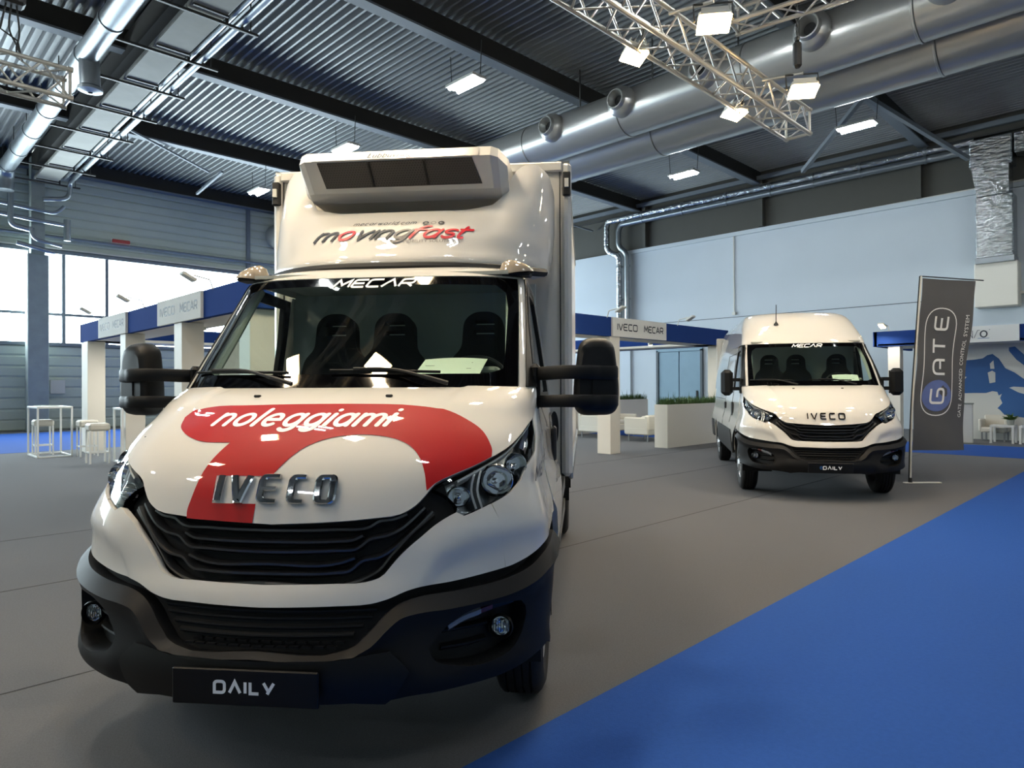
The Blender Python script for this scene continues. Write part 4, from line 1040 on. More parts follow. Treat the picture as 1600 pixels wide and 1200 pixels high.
        b = MB(); follow(b, [(s * .50, 1.115), (s * .60, 1.165), (s * .70, 1.21), (s * .80, 1.272), (s * .885, 1.315)], SF, -.04, .03, .012, 'lampw', 4); b.build('light_strip', hl)
        b = MB(); follow(b, [(s * .84, 1.20), (s * .87, 1.245), (s * .89, 1.30)], SF, -.04, .02, .04, 'chrome', 4); b.build('side_reflector', hl)
        b = MB(); panel(b, P, SF, 'lens', .03, thick=0, off=.002); b.build('lens', hl, ang=180)
    # bumper
    rc_ = cr(RIMT + [(1.1, .825), (1.5, .83)], 4); rtU = np.array([q[0] for q in rc_]); rtZ = np.array([q[1] for q in rc_])
    band = lambda a: np.interp(a, [0, .2, .24, .28, .33, .4, .9], [.022, .022, .042, .062, .05, .055, .052])
    def boff1(u, z):
        a = np.abs(u); t = np.clip((np.interp(a, rtU, rtZ) - z) / band(a), 0, 1); return .004 + .036 * t
    def boff2(u, z):
        a = np.abs(u); d = np.interp(a, rtU, rtZ) - band(a) - z; k = np.clip(d / .05, 0, 1)
        lobe = np.clip((a - .36) / .06, 0, 1) * np.exp(-((z - .42) / .045)**2)
        return .038 - .020 * k + .016 * lobe
    ya = [(AX - math.sqrt(max(.50**2 - (z - AZ)**2, 0)), z) for z in (.81, .74, .62, .5, .4, .34)]
    bh = [(.24, .385), (.314, .370), (.40, .385), (.512, .395), (.618, .40), (.72, .415), (.804, .43), (.908, .44), (uy(TF, ya[4][0] - .005, .43), .42)]
    ue = uy(TF, ya[0][0], .81)
    top = cr(RIMT, 4) + [(ue, .822)]; low = [(u, z - float(band(u))) for u, z in top]
    FOG = [(.405, .53), (.43, .485), (.47, .468), (.624, .461), (.69, .485), (.725, .54), (.73, .62), (.705, .650), (.60, .658), (.52, .650), (.45, .60)]
    b = MB(); panel(b, mir(low + list(reversed(top))), SF, 'grey_pl', .02, thick=.06, off=boff1)
    lo2 = [q for q in low if q[0] < uy(TF, ya[1][0], .74)] + [(uy(TF, ya[1][0], .745), .765)]
    side = [(uy(TF, y, z), z) for y, z in reversed(ya[1:4])]
    panel(b, mir([(0, .385)] + bh + side + list(reversed(lo2))), SF, 'grey_pl', .022, holes=[cr(FOG, 3, True), flip(cr(FOG, 3, True), -1)], thick=.05, off=boff2)
    bp = b.build('bumper', root, ang=60)
    for s in (1, -1):
        F2 = cr(FOG, 3, True)
        b = MB(); panel(b, flip(F2, s), SF, 'black_pl', .03, thick=0, off=-.06)
        ring = densify(flip(F2, s), .03); U = np.array([q[0] for q in ring]); Z = np.array([q[1] for q in ring]); A = offn(SF, U, Z, .012); B_ = offn(SF, U, Z, -.06); n = len(ring)
        b.add(np.concatenate([A, B_]), [(i, (i + 1) % n, n + (i + 1) % n, n + i) for i in range(n)], 'black_pl')
        fr = b.build('fog_recess', bp, True, 60)
        c = offn(SF, s * .655, .557, -.028); b = MB(); b.lathe([(.046, -.02), (.046, -.05), (.05, -.04)], 'black_pl', (c[0], c[1] + .02, c[2]), 'Y', 24)
        b.lathe([(.036, 0), (.033, .012), (.02, .03), (.001, .036)], 'chrome', (c[0], c[1] - .012, c[2]), 'Y', 24); b.lathe([(.037, -.001), (.028, -.008), (.001, -.011)], 'lens', (c[0], c[1] - .012, c[2]), 'Y', 24)
        for k in range(7): b.tube([(c[0] - .03 + k * .01, c[1] - .01, c[2] - .022), (c[0] - .03 + k * .01, c[1] - .01, c[2] + .022)], .002, 'alu', 5)
        b.build('fog_lamp', bp)
        b = MB(); follow(b, [(s * .46, .592), (s * .50, .615), (s * .56, .632)], SF, -.045, .04, .028, 'lampg', 4); b.build('turn_lamp', bp)
        b = MB(); follow(b, [(s * .56, .633), (s * .60, .641)], SF, -.045, .04, .028, 'ind_red', 4); b.build('turn_lamp', bp)
        b = MB(); follow(b, [(s * .60, .641), (s * .69, .648)], SF, -.045, .04, .026, 'gloss_bk', 4); b.build('turn_lamp', bp)
        for zz in (.52, .575):
            b = MB(); follow(b, [(s * .45, zz), (s * .54, zz), (s * .60, zz + .002)], SF, -.055, .02, .012, 'black_pl', 4); b.build('recess_slat', bp)
    # centre valance (black) and plate
    b = MB(); panel(b, mir([(0, .388), (.23, .388), (.305, .375), (.33, .40), (.36, .47), (.31, .535), (.27, .53), (.2, .515), (0, .515)]), SF, 'platem', .03, thick=.02, off=.040)
    vl = b.build('centre_valance', bp)
    b = MB(); c = SF(0, .46); b.box((0, c[1] - .052, .445), (.53, .012, .125), 'platem', bev=.004); pl = b.build('number_plate', bp)
    b = MB(); f = plane_fn((0, c[1] - .0595, 0), (1, 0, 0), (0, 0, 1)); write(b, 'DΛILY', 0.0 if not van else .02, .428, .038, .011, f, 'white_lt', total=.215, gap=.42)
    if van: write(b, 'e', -.125, .43, .034, .009, f, 'map_sea', left=True)
    b.build('plate_lettering', pl, False)
    # lower intake: void panel with ribs and treads behind the bumper
    lg = mir([(0, .53), (.21, .53), (.25, .57), (.30, .64), (.36, .69), (.46, .70), (.68, .73), (.95, .80), (.95, .84), (.75, .81), (.55, .78), (.38, .76), (.30, .73), (.25, .71), (0, .70)])
    b = MB(); panel(b, lg, SF, 'void', .04, thick=.02, off=-.05); li = b.build('lower_intake', bp)
    for zz in (.59, .62, .65, .675):
        b = MB(); uu = {.59: .22, .62: .24, .65: .26, .675: .27}[zz]; follow(b, [(-uu, zz), (0, zz), (uu, zz)], SF, -.045, .012, .01, 'void'); b.build('intake_slat', li)
    b = MB(); c = offn(SF, 0, .55, 0)
    for r_ in range(2):
        for k in range(-6, 7): b.box((k * .045 + r_ * .02, c[1] + .02 + r_ * .025 + .55 * (k * .045)**2 * .5, .552 + r_ * .008), (.034, .012, .008), 'grey_pl')
    b.build('step_tread', bp, False)
    # dark blocks added inside so no light leaks below the panels
    b = MB()
    b.box((0, .95, .62), (1.3, 1.3, .5), 'void'); b.box((0, 1.1, 1.02), (1.5, 1.2, .5), 'void'); b.box((0, 1.45, .55), (1.7, 1.0, .35), 'void')
    b.build('light_block', root, False)
    # windscreen
    ws = [(0, 1.478), (float(ux(TS, .60, 1.478)), 1.478), (float(ux(TS, .85, 1.478)), 1.478), (float(ux(TS, .842, 1.60)), 1.60), (float(ux(TS, .822, 1.85)), 1.85), (float(ux(TS, .803, 2.05)), 2.05), (float(ux(TS, .795, 2.095)), 2.095), (float(ux(TS, .5, 2.10)), 2.10), (0, 2.10)]
    b = MB(); panel(b, mir(ws), SS, 'glass', .06, thick=0, off=0); gl = b.build('windscreen', root, ang=180)
    inn = [(0, 1.545), (float(ux(TS, .70, 1.545)), 1.545), (float(ux(TS, .775, 1.56)), 1.57), (float(ux(TS, .775, 1.65)), 1.65), (float(ux(TS, .765, 1.9)), 1.9), (float(ux(TS, .745, 2.0)), 2.0), (float(ux(TS, .69, 2.045)), 2.045), (0, 2.052)]
    b = MB(); panel(b, mir(ws), SS, 'frit', .05, holes=[mir(inn)], thick=0, off=.002); b.build('glass_border', gl, ang=180)
    b = MB(); kk = dict(total=.45 if not van else .40)
    write(b, 'MECΛR', 0.0, 2.04, .046, .0125, fx(TS, SS, .004), 'white_lt', shear=.5, gap=.22, xs=1.3, **kk); b.build('windscreen_lettering', gl, False)
    for x0, x1 in ((-.22, -.70), (.53, .06)):
        b = MB(); pts = [offn(SS, ux(TS, x0, 1.478), 1.478, .03), offn(SS, ux(TS, x0 + (x1 - x0) * .25, 1.50), 1.505, .04), offn(SS, ux(TS, x0 + (x1 - x0) * .55, 1.55), 1.545, .03), offn(SS, ux(TS, x1, 1.56), 1.555, .025)]
        b.tube(cr(pts, 5), [.011] * 6 + [.008] * 10, 'frame_bk', 6); wp = b.build('wiper', gl)
        b = MB(); q = [offn(SS, ux(TS, x1 - .12 * (1 if x1 < 0 else 1), z_), z_, .018) for z_ in (1.552,)] + [offn(SS, ux(TS, x1 + (x0 - x1) * f_, 1.552), 1.552 - .01 * f_, .018) for f_ in (.3, .6, .9)]
        b.tube(cr(q, 4), .007, 'black_pl', 6); b.build('wiper_blade', wp)
    b = MB(); panel(b, mir([(0, 1.45), (.94, 1.45), (.95, 1.482), (0, 1.482)]), SF if False else SS, 'black_pl', .05, thick=.0, off=-.01); b.build('cowl', root)
    # A pillars, header, roof shell
    for s in (1, -1):
        gx = [(.855, 1.478), (.846, 1.60), (.826, 1.85), (.807, 2.05), (.799, 2.10)]
        gi = [(float(ux(TS, x, z)), z) for x, z in gx]
        py = [(1.14, 1.478), (1.20, 1.60), (1.40, 1.85), (1.57, 2.05), (1.62, 2.10)]
        go = [(uy(TS, y, z), z) for y, z in py]
        b = MB(); panel(b, flip(gi + list(reversed(go)), s), SS, 'white', .03, thick=.03, off=.003); pi = b.build('windscreen_pillar', root, ang=50)
        gm = [(float(ux(TS, x + .028, z)), z) for x, z in gx]
        gm = [(min(a[0], c_[0] - .01), a[1]) for a, c_ in zip(gm, go)]
        b = MB(); panel(b, flip(gm + list(reversed(go)), s), SS, 'black_pl', .03, thick=.006, off=.010); b.build('pillar_trim', pi, ang=50)
        b = MB(); I = [tuple(offn(SS, s * u - s * .03, z, -.06)) for u, z in gi]; b.tube(cr(I, 4), .028, 'pale_liner', 8); b.build('pillar_lining', pi)
    ye = 2.32 if not van else 6.0
    ztop = TS[-1, 0]
    hdr = [(0, 2.105), (float(ux(TS, .799, 2.105)), 2.105), (uy(TS, 1.62, 2.105), 2.105)]
    zs = [2.105] + [z for z in TS[:, 0] if z > 2.11]
    hdr += [(uy(TS, ye, 2.105), 2.105)] + [(uy(TS, ye, z), z) for z in zs[1:]] + [(0, ztop)]
    b = MB(); panel(b, mir(hdr), SS, 'white', .04 if not van else .06, thick=.01, off=.002, sc=(1.2, 1.6))
    # roof cap
    yc, d, w, n = [float(q) for q in rows(TS, ztop)]
    L = [tuple(SS(u, ztop)) for u in np.linspace(-1, 1, 25)]; cap = L + [(w, ye, ztop), (-w, ye, ztop)]
    b.add(cap, [tuple(range(len(cap)))], 'white'); rf_ = b.build('roof', root, ang=40)
    # doors
    for s in (1, -1):
        y0, y1 = 1.18, 2.16
        lowz = [.52, .7, .9, 1.1, 1.3, 1.42]
        Dp = [(uy(TF, 1.62, .50), .50), (uy(TF, y1, .50), .50)] + [(uy(TF, y1, z), z) for z in lowz[1:]] + [(uy(TF, y0, z), z) for z in reversed(lowz[2:])] + [(uy(TF, 1.40, .82), .82), (uy(TF, 1.55, .66), .66)]
        b = MB(); panel(b, flip(Dp, s), SF, 'white', .05, thick=.03, off=.004); dr = b.build('door', root, ang=50)
        up_ = [(y0, 1.425), (y1, 1.425), (y1, 1.8), (y1 - .02, 2.07), (1.66, 2.09), (1.42, 1.85), (1.22, 1.60)]
        wn_ = [(1.30, 1.45), (2.08, 1.45), (2.08, 1.8), (2.05, 2.01), (1.70, 2.02), (1.49, 1.85), (1.31, 1.60)]
        U = [(uy(TS, y, z), z) for y, z in up_]; Wn = [(uy(TS, y, z), z) for y, z in wn_]
        b = MB(); panel(b, flip(U, s), SS, 'black_pl', .04, holes=[flip(Wn, s)], thick=.03, off=.004); b.build('window_frame', dr, ang=50)
        b = MB(); panel(b, flip([(uy(TS, y, z), z) for y, z in ((1.31, 1.46), (2.07, 1.46), (2.07, 1.8), (2.04, 2.0), (1.70, 2.01), (1.50, 1.85), (1.32, 1.60))], s), SS, 'clear', .1, thick=0, off=-.008); b.build('door_glass', dr, ang=180)
        b = MB(); q = SF(s * uy(TF, 2.02, 1.12), 1.12); b.box((q[0] + s * .02, q[1], 1.12), (.03, .12, .22), 'frame_bk', bev=.012); b.build('door_handle', dr)
        # rear quarter behind the door
        if not van:
            Q = [(uy(TF, y1 + .008, .52), .52), (uy(TF, ye, .52), .52)] + [(uy(TF, ye, z), z) for z in lowz[1:]] + [(uy(TF, y1 + .008, z), z) for z in reversed(lowz[1:])]
            b = MB(); panel(b, flip(Q, s), SF, 'white', .06, thick=.02, off=.002)
            Q = [(uy(TG, y1 + .008, z), z) for z in (1.425, 1.8, 2.10)]; R_ = [(uy(TG, ye, z), z) for z in (2.10, 1.8, 1.425)]
            panel(b, flip(Q + R_, s), SG_, 'white', .06, thick=.02, off=.002); b.build('rear_quarter', root, ang=50)
        # rocker and mud flap
        b = MB(); b.box((s * .95, 1.85 if not van else 1.9, .44), (.06, .7, .16), 'grey_pl', bev=.02); b.build('side_step', root)
    # interior
    it = bpy.data.objects.new('cab_interior', None); COL.objects.link(it); it.parent = root
    b = MB(); prof = [(1.0, 1.46), (1.06, 1.525), (1.25, 1.545), (1.42, 1.53), (1.50, 1.47), (1.50, 1.0), (1.0, 1.0)]
    b.prism(prof, -.84, .84, 'dash', lambda a, c, h: (h, a, c)); b.box((.53, 1.36, 1.565), (.38, .2, .05), 'dash', bev=.02); b.build('dashboard', it)
    b = MB(); C = Vector((.52, 1.63, 1.52)); n_ = Vector((0, -.62, .62)).normalized(); X = Vector((1, 0, 0)); Yv = n_.cross(X)
    ring = [C + X * .2 * math.cos(a) + Yv * .2 * math.sin(a) for a in np.linspace(0, 2 * PI, 33)[:-1]]; b.tube(ring, .014, 'seat', 8, closed=True)
    for a in (0, PI, 1.5 * PI): b.tube([C - n_ * .03, C + X * .19 * math.cos(a) + Yv * .19 * math.sin(a)], .014, 'seat', 6)
    b.lathe([(.001, .02), (.06, .02), (.065, -.02), (.001, -.03)], 'seat', C, 'Z', 14); b.build('steering_wheel', it)
    MB().box((0, 2.27, 1.5), (1.7, .03, 1.35), 'liner').build('rear_panel', it, False)
    b = MB(); b.box((0, 1.9, 2.13), (1.5, .8, .02), 'pale_liner'); b.build('headliner', it, False)
    for x in (.54, -.04, -.43):
        st_ = bpy.data.objects.new('seat', None); COL.objects.link(st_); st_.parent = it; st_.location = (x, 1.95, 0)
        out = rnd([(-.2, 1.2), (.2, 1.2), (.225, 1.55), (.2, 1.66), (.135, 1.72), (.125, 1.90), (.06, 1.955), (-.06, 1.955), (-.125, 1.90), (-.135, 1.72), (-.2, 1.66), (-.225, 1.55)], .08, 4, True)[:-1]
        slots = [[(-.07, z0), (.07, z0), (.06, z0 + .028), (-.06, z0 + .028)] for z0 in (1.81, 1.87)]
        fn = lambda u, v: np.stack([u, .0 * u + .12 * (v - 1.4) - .0 + .25 * u * u, v], -1)
        b = MB(); panel(b, out, fn, 'seat', .05, holes=slots, thick=.0, off=.05, sc=(1, 1)); panel(b, out, fn, 'seat', .05, holes=slots, thick=.1, off=.05, sc=(1, 1)); b.build('backrest', st_)
        MB().box((0, -.2, 1.22), (.42, .45, .14), 'seat', bev=.05).build('cushion', st_)
    return hood

def mirror_long(root, s):
    t = bpy.data.objects.new('side_mirror', None); COL.objects.link(t); t.parent = root
    out = rnd([(-.112, 1.335), (.108, 1.335), (.118, 1.47), (.088, 1.728), (-.085, 1.728), (-.118, 1.47)], .07, 6, True)[:-1]
    cx, cy = s * 1.235, 1.20
    def ring(sc_, y): return [(cx + a * sc_ * s, cy + y + .36 * a, 1.53 + (z - 1.53) * sc_) for a, z in out]
    lay = [ring(.72, -.115), ring(.86, -.105), ring(.96, -.075), ring(1.0, -.03), ring(1.0, .03), ring(.96, .05)]
    n = len(out); V = sum(lay, []); F = [(k * n + i, k * n + (i + 1) % n, (k + 1) * n + (i + 1) % n, (k + 1) * n + i) for k in range(len(lay) - 1) for i in range(n)]
    F += [tuple(range(n))[::-1], tuple((len(lay) - 1) * n + i for i in range(n))]
    if s < 0: F = [f[::-1] for f in F]
    MB().add(V, F, 'black_pl').build('mirror_housing', t, True, 40)
    b = MB(); r2 = [(cx + a * .9 * s, cy + .053 + .36 * a, 1.53 + (z - 1.53) * .9) for a, z in out]; b.add(r2, [tuple(range(n))], 'chrome'); b.build('mirror_glass', t)
    for zc, hh in ((1.550, .068), (1.408, .062)):
        P = cr([(s * .905, 1.235, zc), (s * .97, 1.15, zc - .002), (s * 1.06, 1.075, zc + .002), (s * 1.15, 1.048, zc + .002), (s * 1.26, 1.085, zc), (s * 1.325, 1.145, zc), (s * 1.332, 1.20, zc)], 5, corner=170)
        b = MB(); sec = [(-.5, .34), (-.36, .5), (.36, .5), (.5, .34), (.5, -.34), (.36, -.5), (-.36, -.5), (-.5, -.34)]; V = []; m_ = len(sec)
        for i in range(len(P)):
            p = Vector(P[i]); d_ = (Vector(P[min(i + 1, len(P) - 1)]) - Vector(P[max(i - 1, 0)])).normalized(); n_ = d_.cross(Vector((0, 0, 1)))
            wd_ = .055 if i < len(P) * .6 else .03
            V += [p + n_ * (a * wd_) + Vector((0, 0, c_ * hh)) for a, c_ in sec]
        F = [(i * m_ + k, i * m_ + (k + 1) % m_, (i + 1) * m_ + (k + 1) % m_, (i + 1) * m_ + k) for i in range(len(P) - 1) for k in range(m_)] + [tuple(range(m_))[::-1], tuple((len(P) - 1) * m_ + k for k in range(m_))]
        b.add(V, F, 'black_pl'); b.build('mirror_arm', t, True, 40)
    b = MB(); b.box((s * .925, 1.22, 1.48), (.05, .16, .24), 'black_pl', bev=.02); b.build('mirror_base', t)
    b = MB(); b.box((cx - s * .02, cy - .125, 1.48), (.004, .01, .075), 'void'); b.build('housing_seam', t)

def mirror_short(root, s):
    t = bpy.data.objects.new('side_mirror', None); COL.objects.link(t); t.parent = root
    MB().box((s * 1.13, 1.2, 1.53), (.17, .15, .38), 'black_pl', bev=.05).build('mirror_housing', t)
    MB().box((s * 1.13, 1.278, 1.53), (.14, .006, .32), 'chrome').build('mirror_glass', t, False)
    for zc in (1.57, 1.44): MB().bar((s * .92, 1.2, zc), (s * 1.06, 1.19, zc), .05, .05, 'black_pl').build('mirror_arm', t, False)
    MB().box((s * .935, 1.2, 1.48), (.04, .16, .22), 'black_pl', bev=.015).build('mirror_base', t)

# ---------------------------------------------------------------- box truck
TRZ = math.radians(39.2 - 90)
tr = thing('box_truck', 'white box truck with red hood graphic, roof cooling unit and long black mirrors', 'truck', (1.02, 2.34, 0), TRZ)
build_cab(tr)
for s in (1, -1): mirror_long(tr, s); wheel('front_wheel', s * .87, AX, s, tr)
b = MB(); write(b, 'MECAR', .0, 1.075, .045, .010, lambda a, z: offn(SF, .865 + a * .95, z + .22 * a, .024), 'signt', left=True, total=.30, gap=.3, shear=.3); fdm = [q for q in bpy.data.objects if q.parent == tr and q.name.startswith('fender')][0]; b.build('fender_lettering', fdm, False)
for s in (1, -1):
    wheel('rear_wheel', s * .90, 4.55, s, tr, True); wheel('rear_wheel', s * .66, 4.55, s, tr, True)
# roof marker lamps and gasket
for s in (1, -1):
    b = MB(); c = Vector((s * .79, 1.56, 2.15)); vs = []
    b.lathe([(.001, .045), (.035, .042), (.058, .026), (.07, .0), (.073, -.02)], 'amber', (0, 0, 0), 'Z', 20)
    b.v = [(x * 1.4 + c.x, y * .9 + c.y, z * 1.15 * (1 - .5 * x * s / .07) + c.z) for x, y, z in b.v]; o = b.build('marker_lamp', tr)
    MB().box(c + Vector((0, .02, -.025)), (.17, .12, .02), 'frame_bk', bev=.008).build('lamp_base', o)
b = MB(); g = [offn(SP_, u, 2.185 + .075 * u * u, .032) for u in np.linspace(-.84, .84, 40)]; b.tube(g, .027, 'frame_bk', 8); b.build('fairing_gasket', tr)
# air deflector
def xz(x, z): return (float(ux(TP, x, z)), z)
fp = [(0, 2.185), (.35, 2.185), (.7, 2.185), (.86, 2.185), (uy(TP, 2.15, 2.2), 2.2), (uy(TP, 2.42, 2.28), 2.28), (uy(TP, 2.44, 2.5), 2.5), (uy(TP, 2.44, 2.8), 2.8), xz(.955, 2.88), xz(.93, 2.94), xz(.86, 2.972), xz(.78, 2.968), xz(.725, 2.93), xz(.69, 2.85), xz(.655, 2.755), xz(.60, 2.70), xz(.3, 2.685), (0, 2.68)]
def foff(u, z):
    a = np.abs(u); return -.085 * np.exp(-(np.maximum(a - .25, 0) / .24)**2) * np.clip((z - 2.42) / .28, 0, 1) + .03 * np.exp(-((a - .66) / .12)**2) * np.clip((z - 2.5) / .3, 0, 1) + .018 * np.exp(-((z - 2.24) / .05)**2)
b = MB(); panel(b, mir(cr(fp, 3, corner=40)), SP_, 'white', .03, thick=.025, off=foff); fa = b.build('air_deflector', tr, ang=60)
# printed lettering on the deflector
def fdec(a, z):
    u = ux(TP, a, z); return offn(SP_, u, z, foff(u, z) + .0055)
b = MB(); ks = ['signt'] + ['ind_r'] + ['signt'] * 3 + ['greyl'] + ['ind_r'] * 4
M['ind_r'] = mat('print_red', '#c81626', .4); M['greyl'] = mat('print_grey', '#6b6664', .5)
write(b, 'movıngfast', -.02, 2.385, .062, .017, fdec, 'signt', total=.95, shear=.75, gap=.42, xs=1.25, rc=True, cols=['signt', 'ind_r', 'signt', 'signt', 'signt', 'greyl', 'ind_r', 'ind_r', 'ind_r', 'ind_r']); b.build('deflector_lettering', fa, False)
b = MB(); write(b, 'mecarworld.com', -.06, 2.505, .022, .005, fdec, 'signt', total=.40, shear=.3, gap=.5, xs=1.0)
for k, kk in enumerate(('signt', 'greyl', 'signt')): ribbon(b, arc(.205 + k * .048, 2.514, .015, .013, 0, 360, 16), .009 if k != 1 else .004, fdec, kk)
b.build('web_address', fa, False)
def bfont(txt, size):
    c = bpy.data.curves.new('t', 'FONT'); c.body = txt; c.size = size; c.resolution_u = 2; o = bpy.data.objects.new('t', c); COL.objects.link(o)
    dg = bpy.context.evaluated_depsgraph_get(); me = o.evaluated_get(dg).to_mesh(); V = np.array([v.co[:] for v in me.vertices]); F = [tuple(p.vertices) for p in me.polygons]
    bpy.data.objects.remove(o); bpy.data.curves.remove(c); return V, F
V, F = bfont('MOBILITY SOLUTIONS', .026); V[:, 0] = (V[:, 0] / V[:, 0].max()) * .34
b = MB(); b.add(fdec(V[:, 0] + .09, V[:, 1] + 2.352), F, 'greyl'); b.build('slogan_lettering', fa, False)
# cooling unit
un = bpy.data.objects.new('cooling_unit', None); COL.objects.link(un); un.parent = tr
b = MB()
def sect(x, k):  # cross-section (y,z) shrinking towards the ends
    P = [(2.44, 3.0), (2.0, 3.012), (1.90, 2.99), (1.855, 2.92), (2.03, 2.765), (2.13, 2.725), (2.44, 2.72)]
    return [(x, 2.2 + (y - 2.2) * k[0] + (0 if y < 2.3 else (y - 2.2) * (1 - k[0])), 2.86 + (z - 2.86) * k[1]) for y, z in P]
SX = [(-.69, (.50, .72)), (-.645, (.90, .95)), (-.60, (1, 1)), (-.3, (1, 1)), (.3, (1, 1)), (.60, (1, 1)), (.645, (.90, .95)), (.69, (.50, .72))]
V = sum([sect(x, k) for x, k in SX], []); n = 7; F = [(k * n + i, k * n + (i + 1) % n, (k + 1) * n + (i + 1) % n, (k + 1) * n + i) for k in range(len(SX) - 1) for i in range(n)] + [tuple(range(n))[::-1], tuple((len(SX) - 1) * n + i for i in range(n))]
b.add(V, F, 'boxwhite'); b.build('unit_casing', un, True, 14)
yv = lambda z, o: 1.855 + (2.935 - z) / (2.935 - 2.765) * (2.03 - 1.855) - o
nf = lambda a, z, o: np.stack([a, 1.855 + (2.92 - z) * 1.13 - o * .7, z - o * .7 + 0 * a], -1)
b = MB(); panel(b, [(-.505, 2.792), (.53, 2.792), (.485, 2.914), (-.515, 2.914)], lambda u, z: nf(u, z, 0), 'perf', .1, thick=.015, off=.006, sc=(1, 1)); gg = b.build('unit_grille', un, False)
b = MB()
for x in (-.18, .18): MB().bar(tuple(nf(np.array(x), np.array(2.80), .012)), tuple(nf(np.array(x), np.array(2.91), .012)), .012, .008, 'black_pl').build('grille_bar', gg, False)
b = MB(); b.add([(-.55, 1.851, 2.922), (.53, 1.851, 2.922), (.53, 1.892, 2.986), (-.55, 1.892, 2.986)], [(0, 1, 2, 3)], 'alu')
b.build('silver_strip', un, False)
V, F = bfont('Lubbuvring', .055); V[:, 0] += V[:, 1] * .35; V[:, 0] *= .30 / V[:, 0].max()
b = MB(); b.add([(x - .19, 1.851 + (y + .008) * .641 - .003, 2.922 + (y + .008) + .002) for x, y, _ in V], F, 'signt'); b.build('unit_lettering', un, False)
# box body
bx = bpy.data.objects.new('cargo_box', None); COL.objects.link(bx); bx.parent = tr
W_, ZB, ZT, YB, YE = 1.09, .85, 3.06, 2.47, 6.5
MB().box((0, (YB + YE) / 2, (ZB + ZT) / 2), (2 * W_ - .04, YE - YB - .01, ZT - ZB - .04), 'boxwhite').build('box_wall', bx, False)
for s in (1, -1):
    MB().box((s * (W_ - .035), YB + .02, (ZB + ZT) / 2), (.075, .08, ZT - ZB), 'alu' if 0 else 'boxwhite', bev=.025).build('corner_profile', bx)
    MB().box((s * (W_ - .078), YB - .012, (ZB + ZT) / 2 - .02), (.008, .01, ZT - ZB - .06), 'frame_bk').build('profile_seam', bx, False)
    MB().box((s * (W_ - .01), (YB + YE) / 2, ZB + .03), (.03, YE - YB, .1), 'alu', bev=.01).build('side_sill', bx)
    o = MB().box((s * (W_ - .03), YB - .025, 2.90), (.055, .05, .17), 'frame_bk', bev=.008).build('box_lamp', bx)
    MB().box((s * (W_ - .03), YB - .055, 2.90), (.028, .02, .06), 'lampw').build('lamp_lens', o, False)
MB().box((0, YB - .005, ZT - .035), (2 * W_ - .12, .05, .07), 'boxwhite', bev=.01).build('top_profile', bx)
MB().box((0, (YB + YE) / 2, ZT), (2 * W_ - .02, YE - YB, .02), 'alu').build('roof_sheet', bx, False)
b = MB(); b.lathe([(.118, -.006), (.118, -.012), (.10, -.014), (.001, -.004)], 'frame_bk', (.96, YB - .0, 1.19), 'Y', 24)
b.v = [((x - .96) * .26 + .965, y, z) for x, y, z in b.v]; b.build('filler_recess', bx)
# chassis
b = MB()
for s in (1, -1): b.box((s * .4, 4.2, .66), (.08, 4.6, .18), 'frame_bk')
for q in (2.6, 3.4, 4.2, 5.2, 6.2): b.box((0, q, .70), (1.9, .08, .14), 'frame_bk')
b.tube([(-.9, 4.55, .36), (.9, 4.55, .36)], .05, 'frame_bk', 10); b.tube([(-.8, AX, .36), (.8, AX, .36)], .04, 'frame_bk', 10)
b.build('chassis_frame', tr, False)
for s in (1, -1):
    b = MB(); b.box((s * .98, 3.2, .62), (.04, 1.3, .1), 'alu'); b.box((s * .98, 3.2, .42), (.04, 1.3, .1), 'alu'); b.box((s * .93, 2.62, .55), (.06, .05, .5), 'frame_bk'); b.box((s * .93, 3.78, .55), (.06, .05, .5), 'frame_bk'); b.build('side_guard', tr, False)
    b = MB(); P = [(4.55 + .42 * math.cos(a), .36 + .42 * math.sin(a)) for a in np.linspace(.1, PI - .1, 14)]; Q = [(4.55 + .40 * math.cos(a), .36 + .40 * math.sin(a)) for a in np.linspace(PI - .1, .1, 14)]
    b.prism(P + Q, s * .52, s * 1.03, 'black_pl', lambda a, c, h: (h, a, c)); b.build('mudguard', tr)
    b = MB(); P = [(AX + .47 * math.cos(a), .36 + .47 * math.sin(a)) for a in np.linspace(-.1, PI + .1, 18)]; Q = [(AX + .455 * math.cos(a), .36 + .455 * math.sin(a)) for a in np.linspace(PI + .1, -.1, 18)]
    b.prism(P + Q, s * .60, s * .985, 'void', lambda a, c, h: (h, a, c)); b.build('wheel_arch_liner', tr)
    MB().box((s * .84, 1.62, .33), (.28, .012, .34), 'black_pl', bev=.004).build('mud_flap', tr)

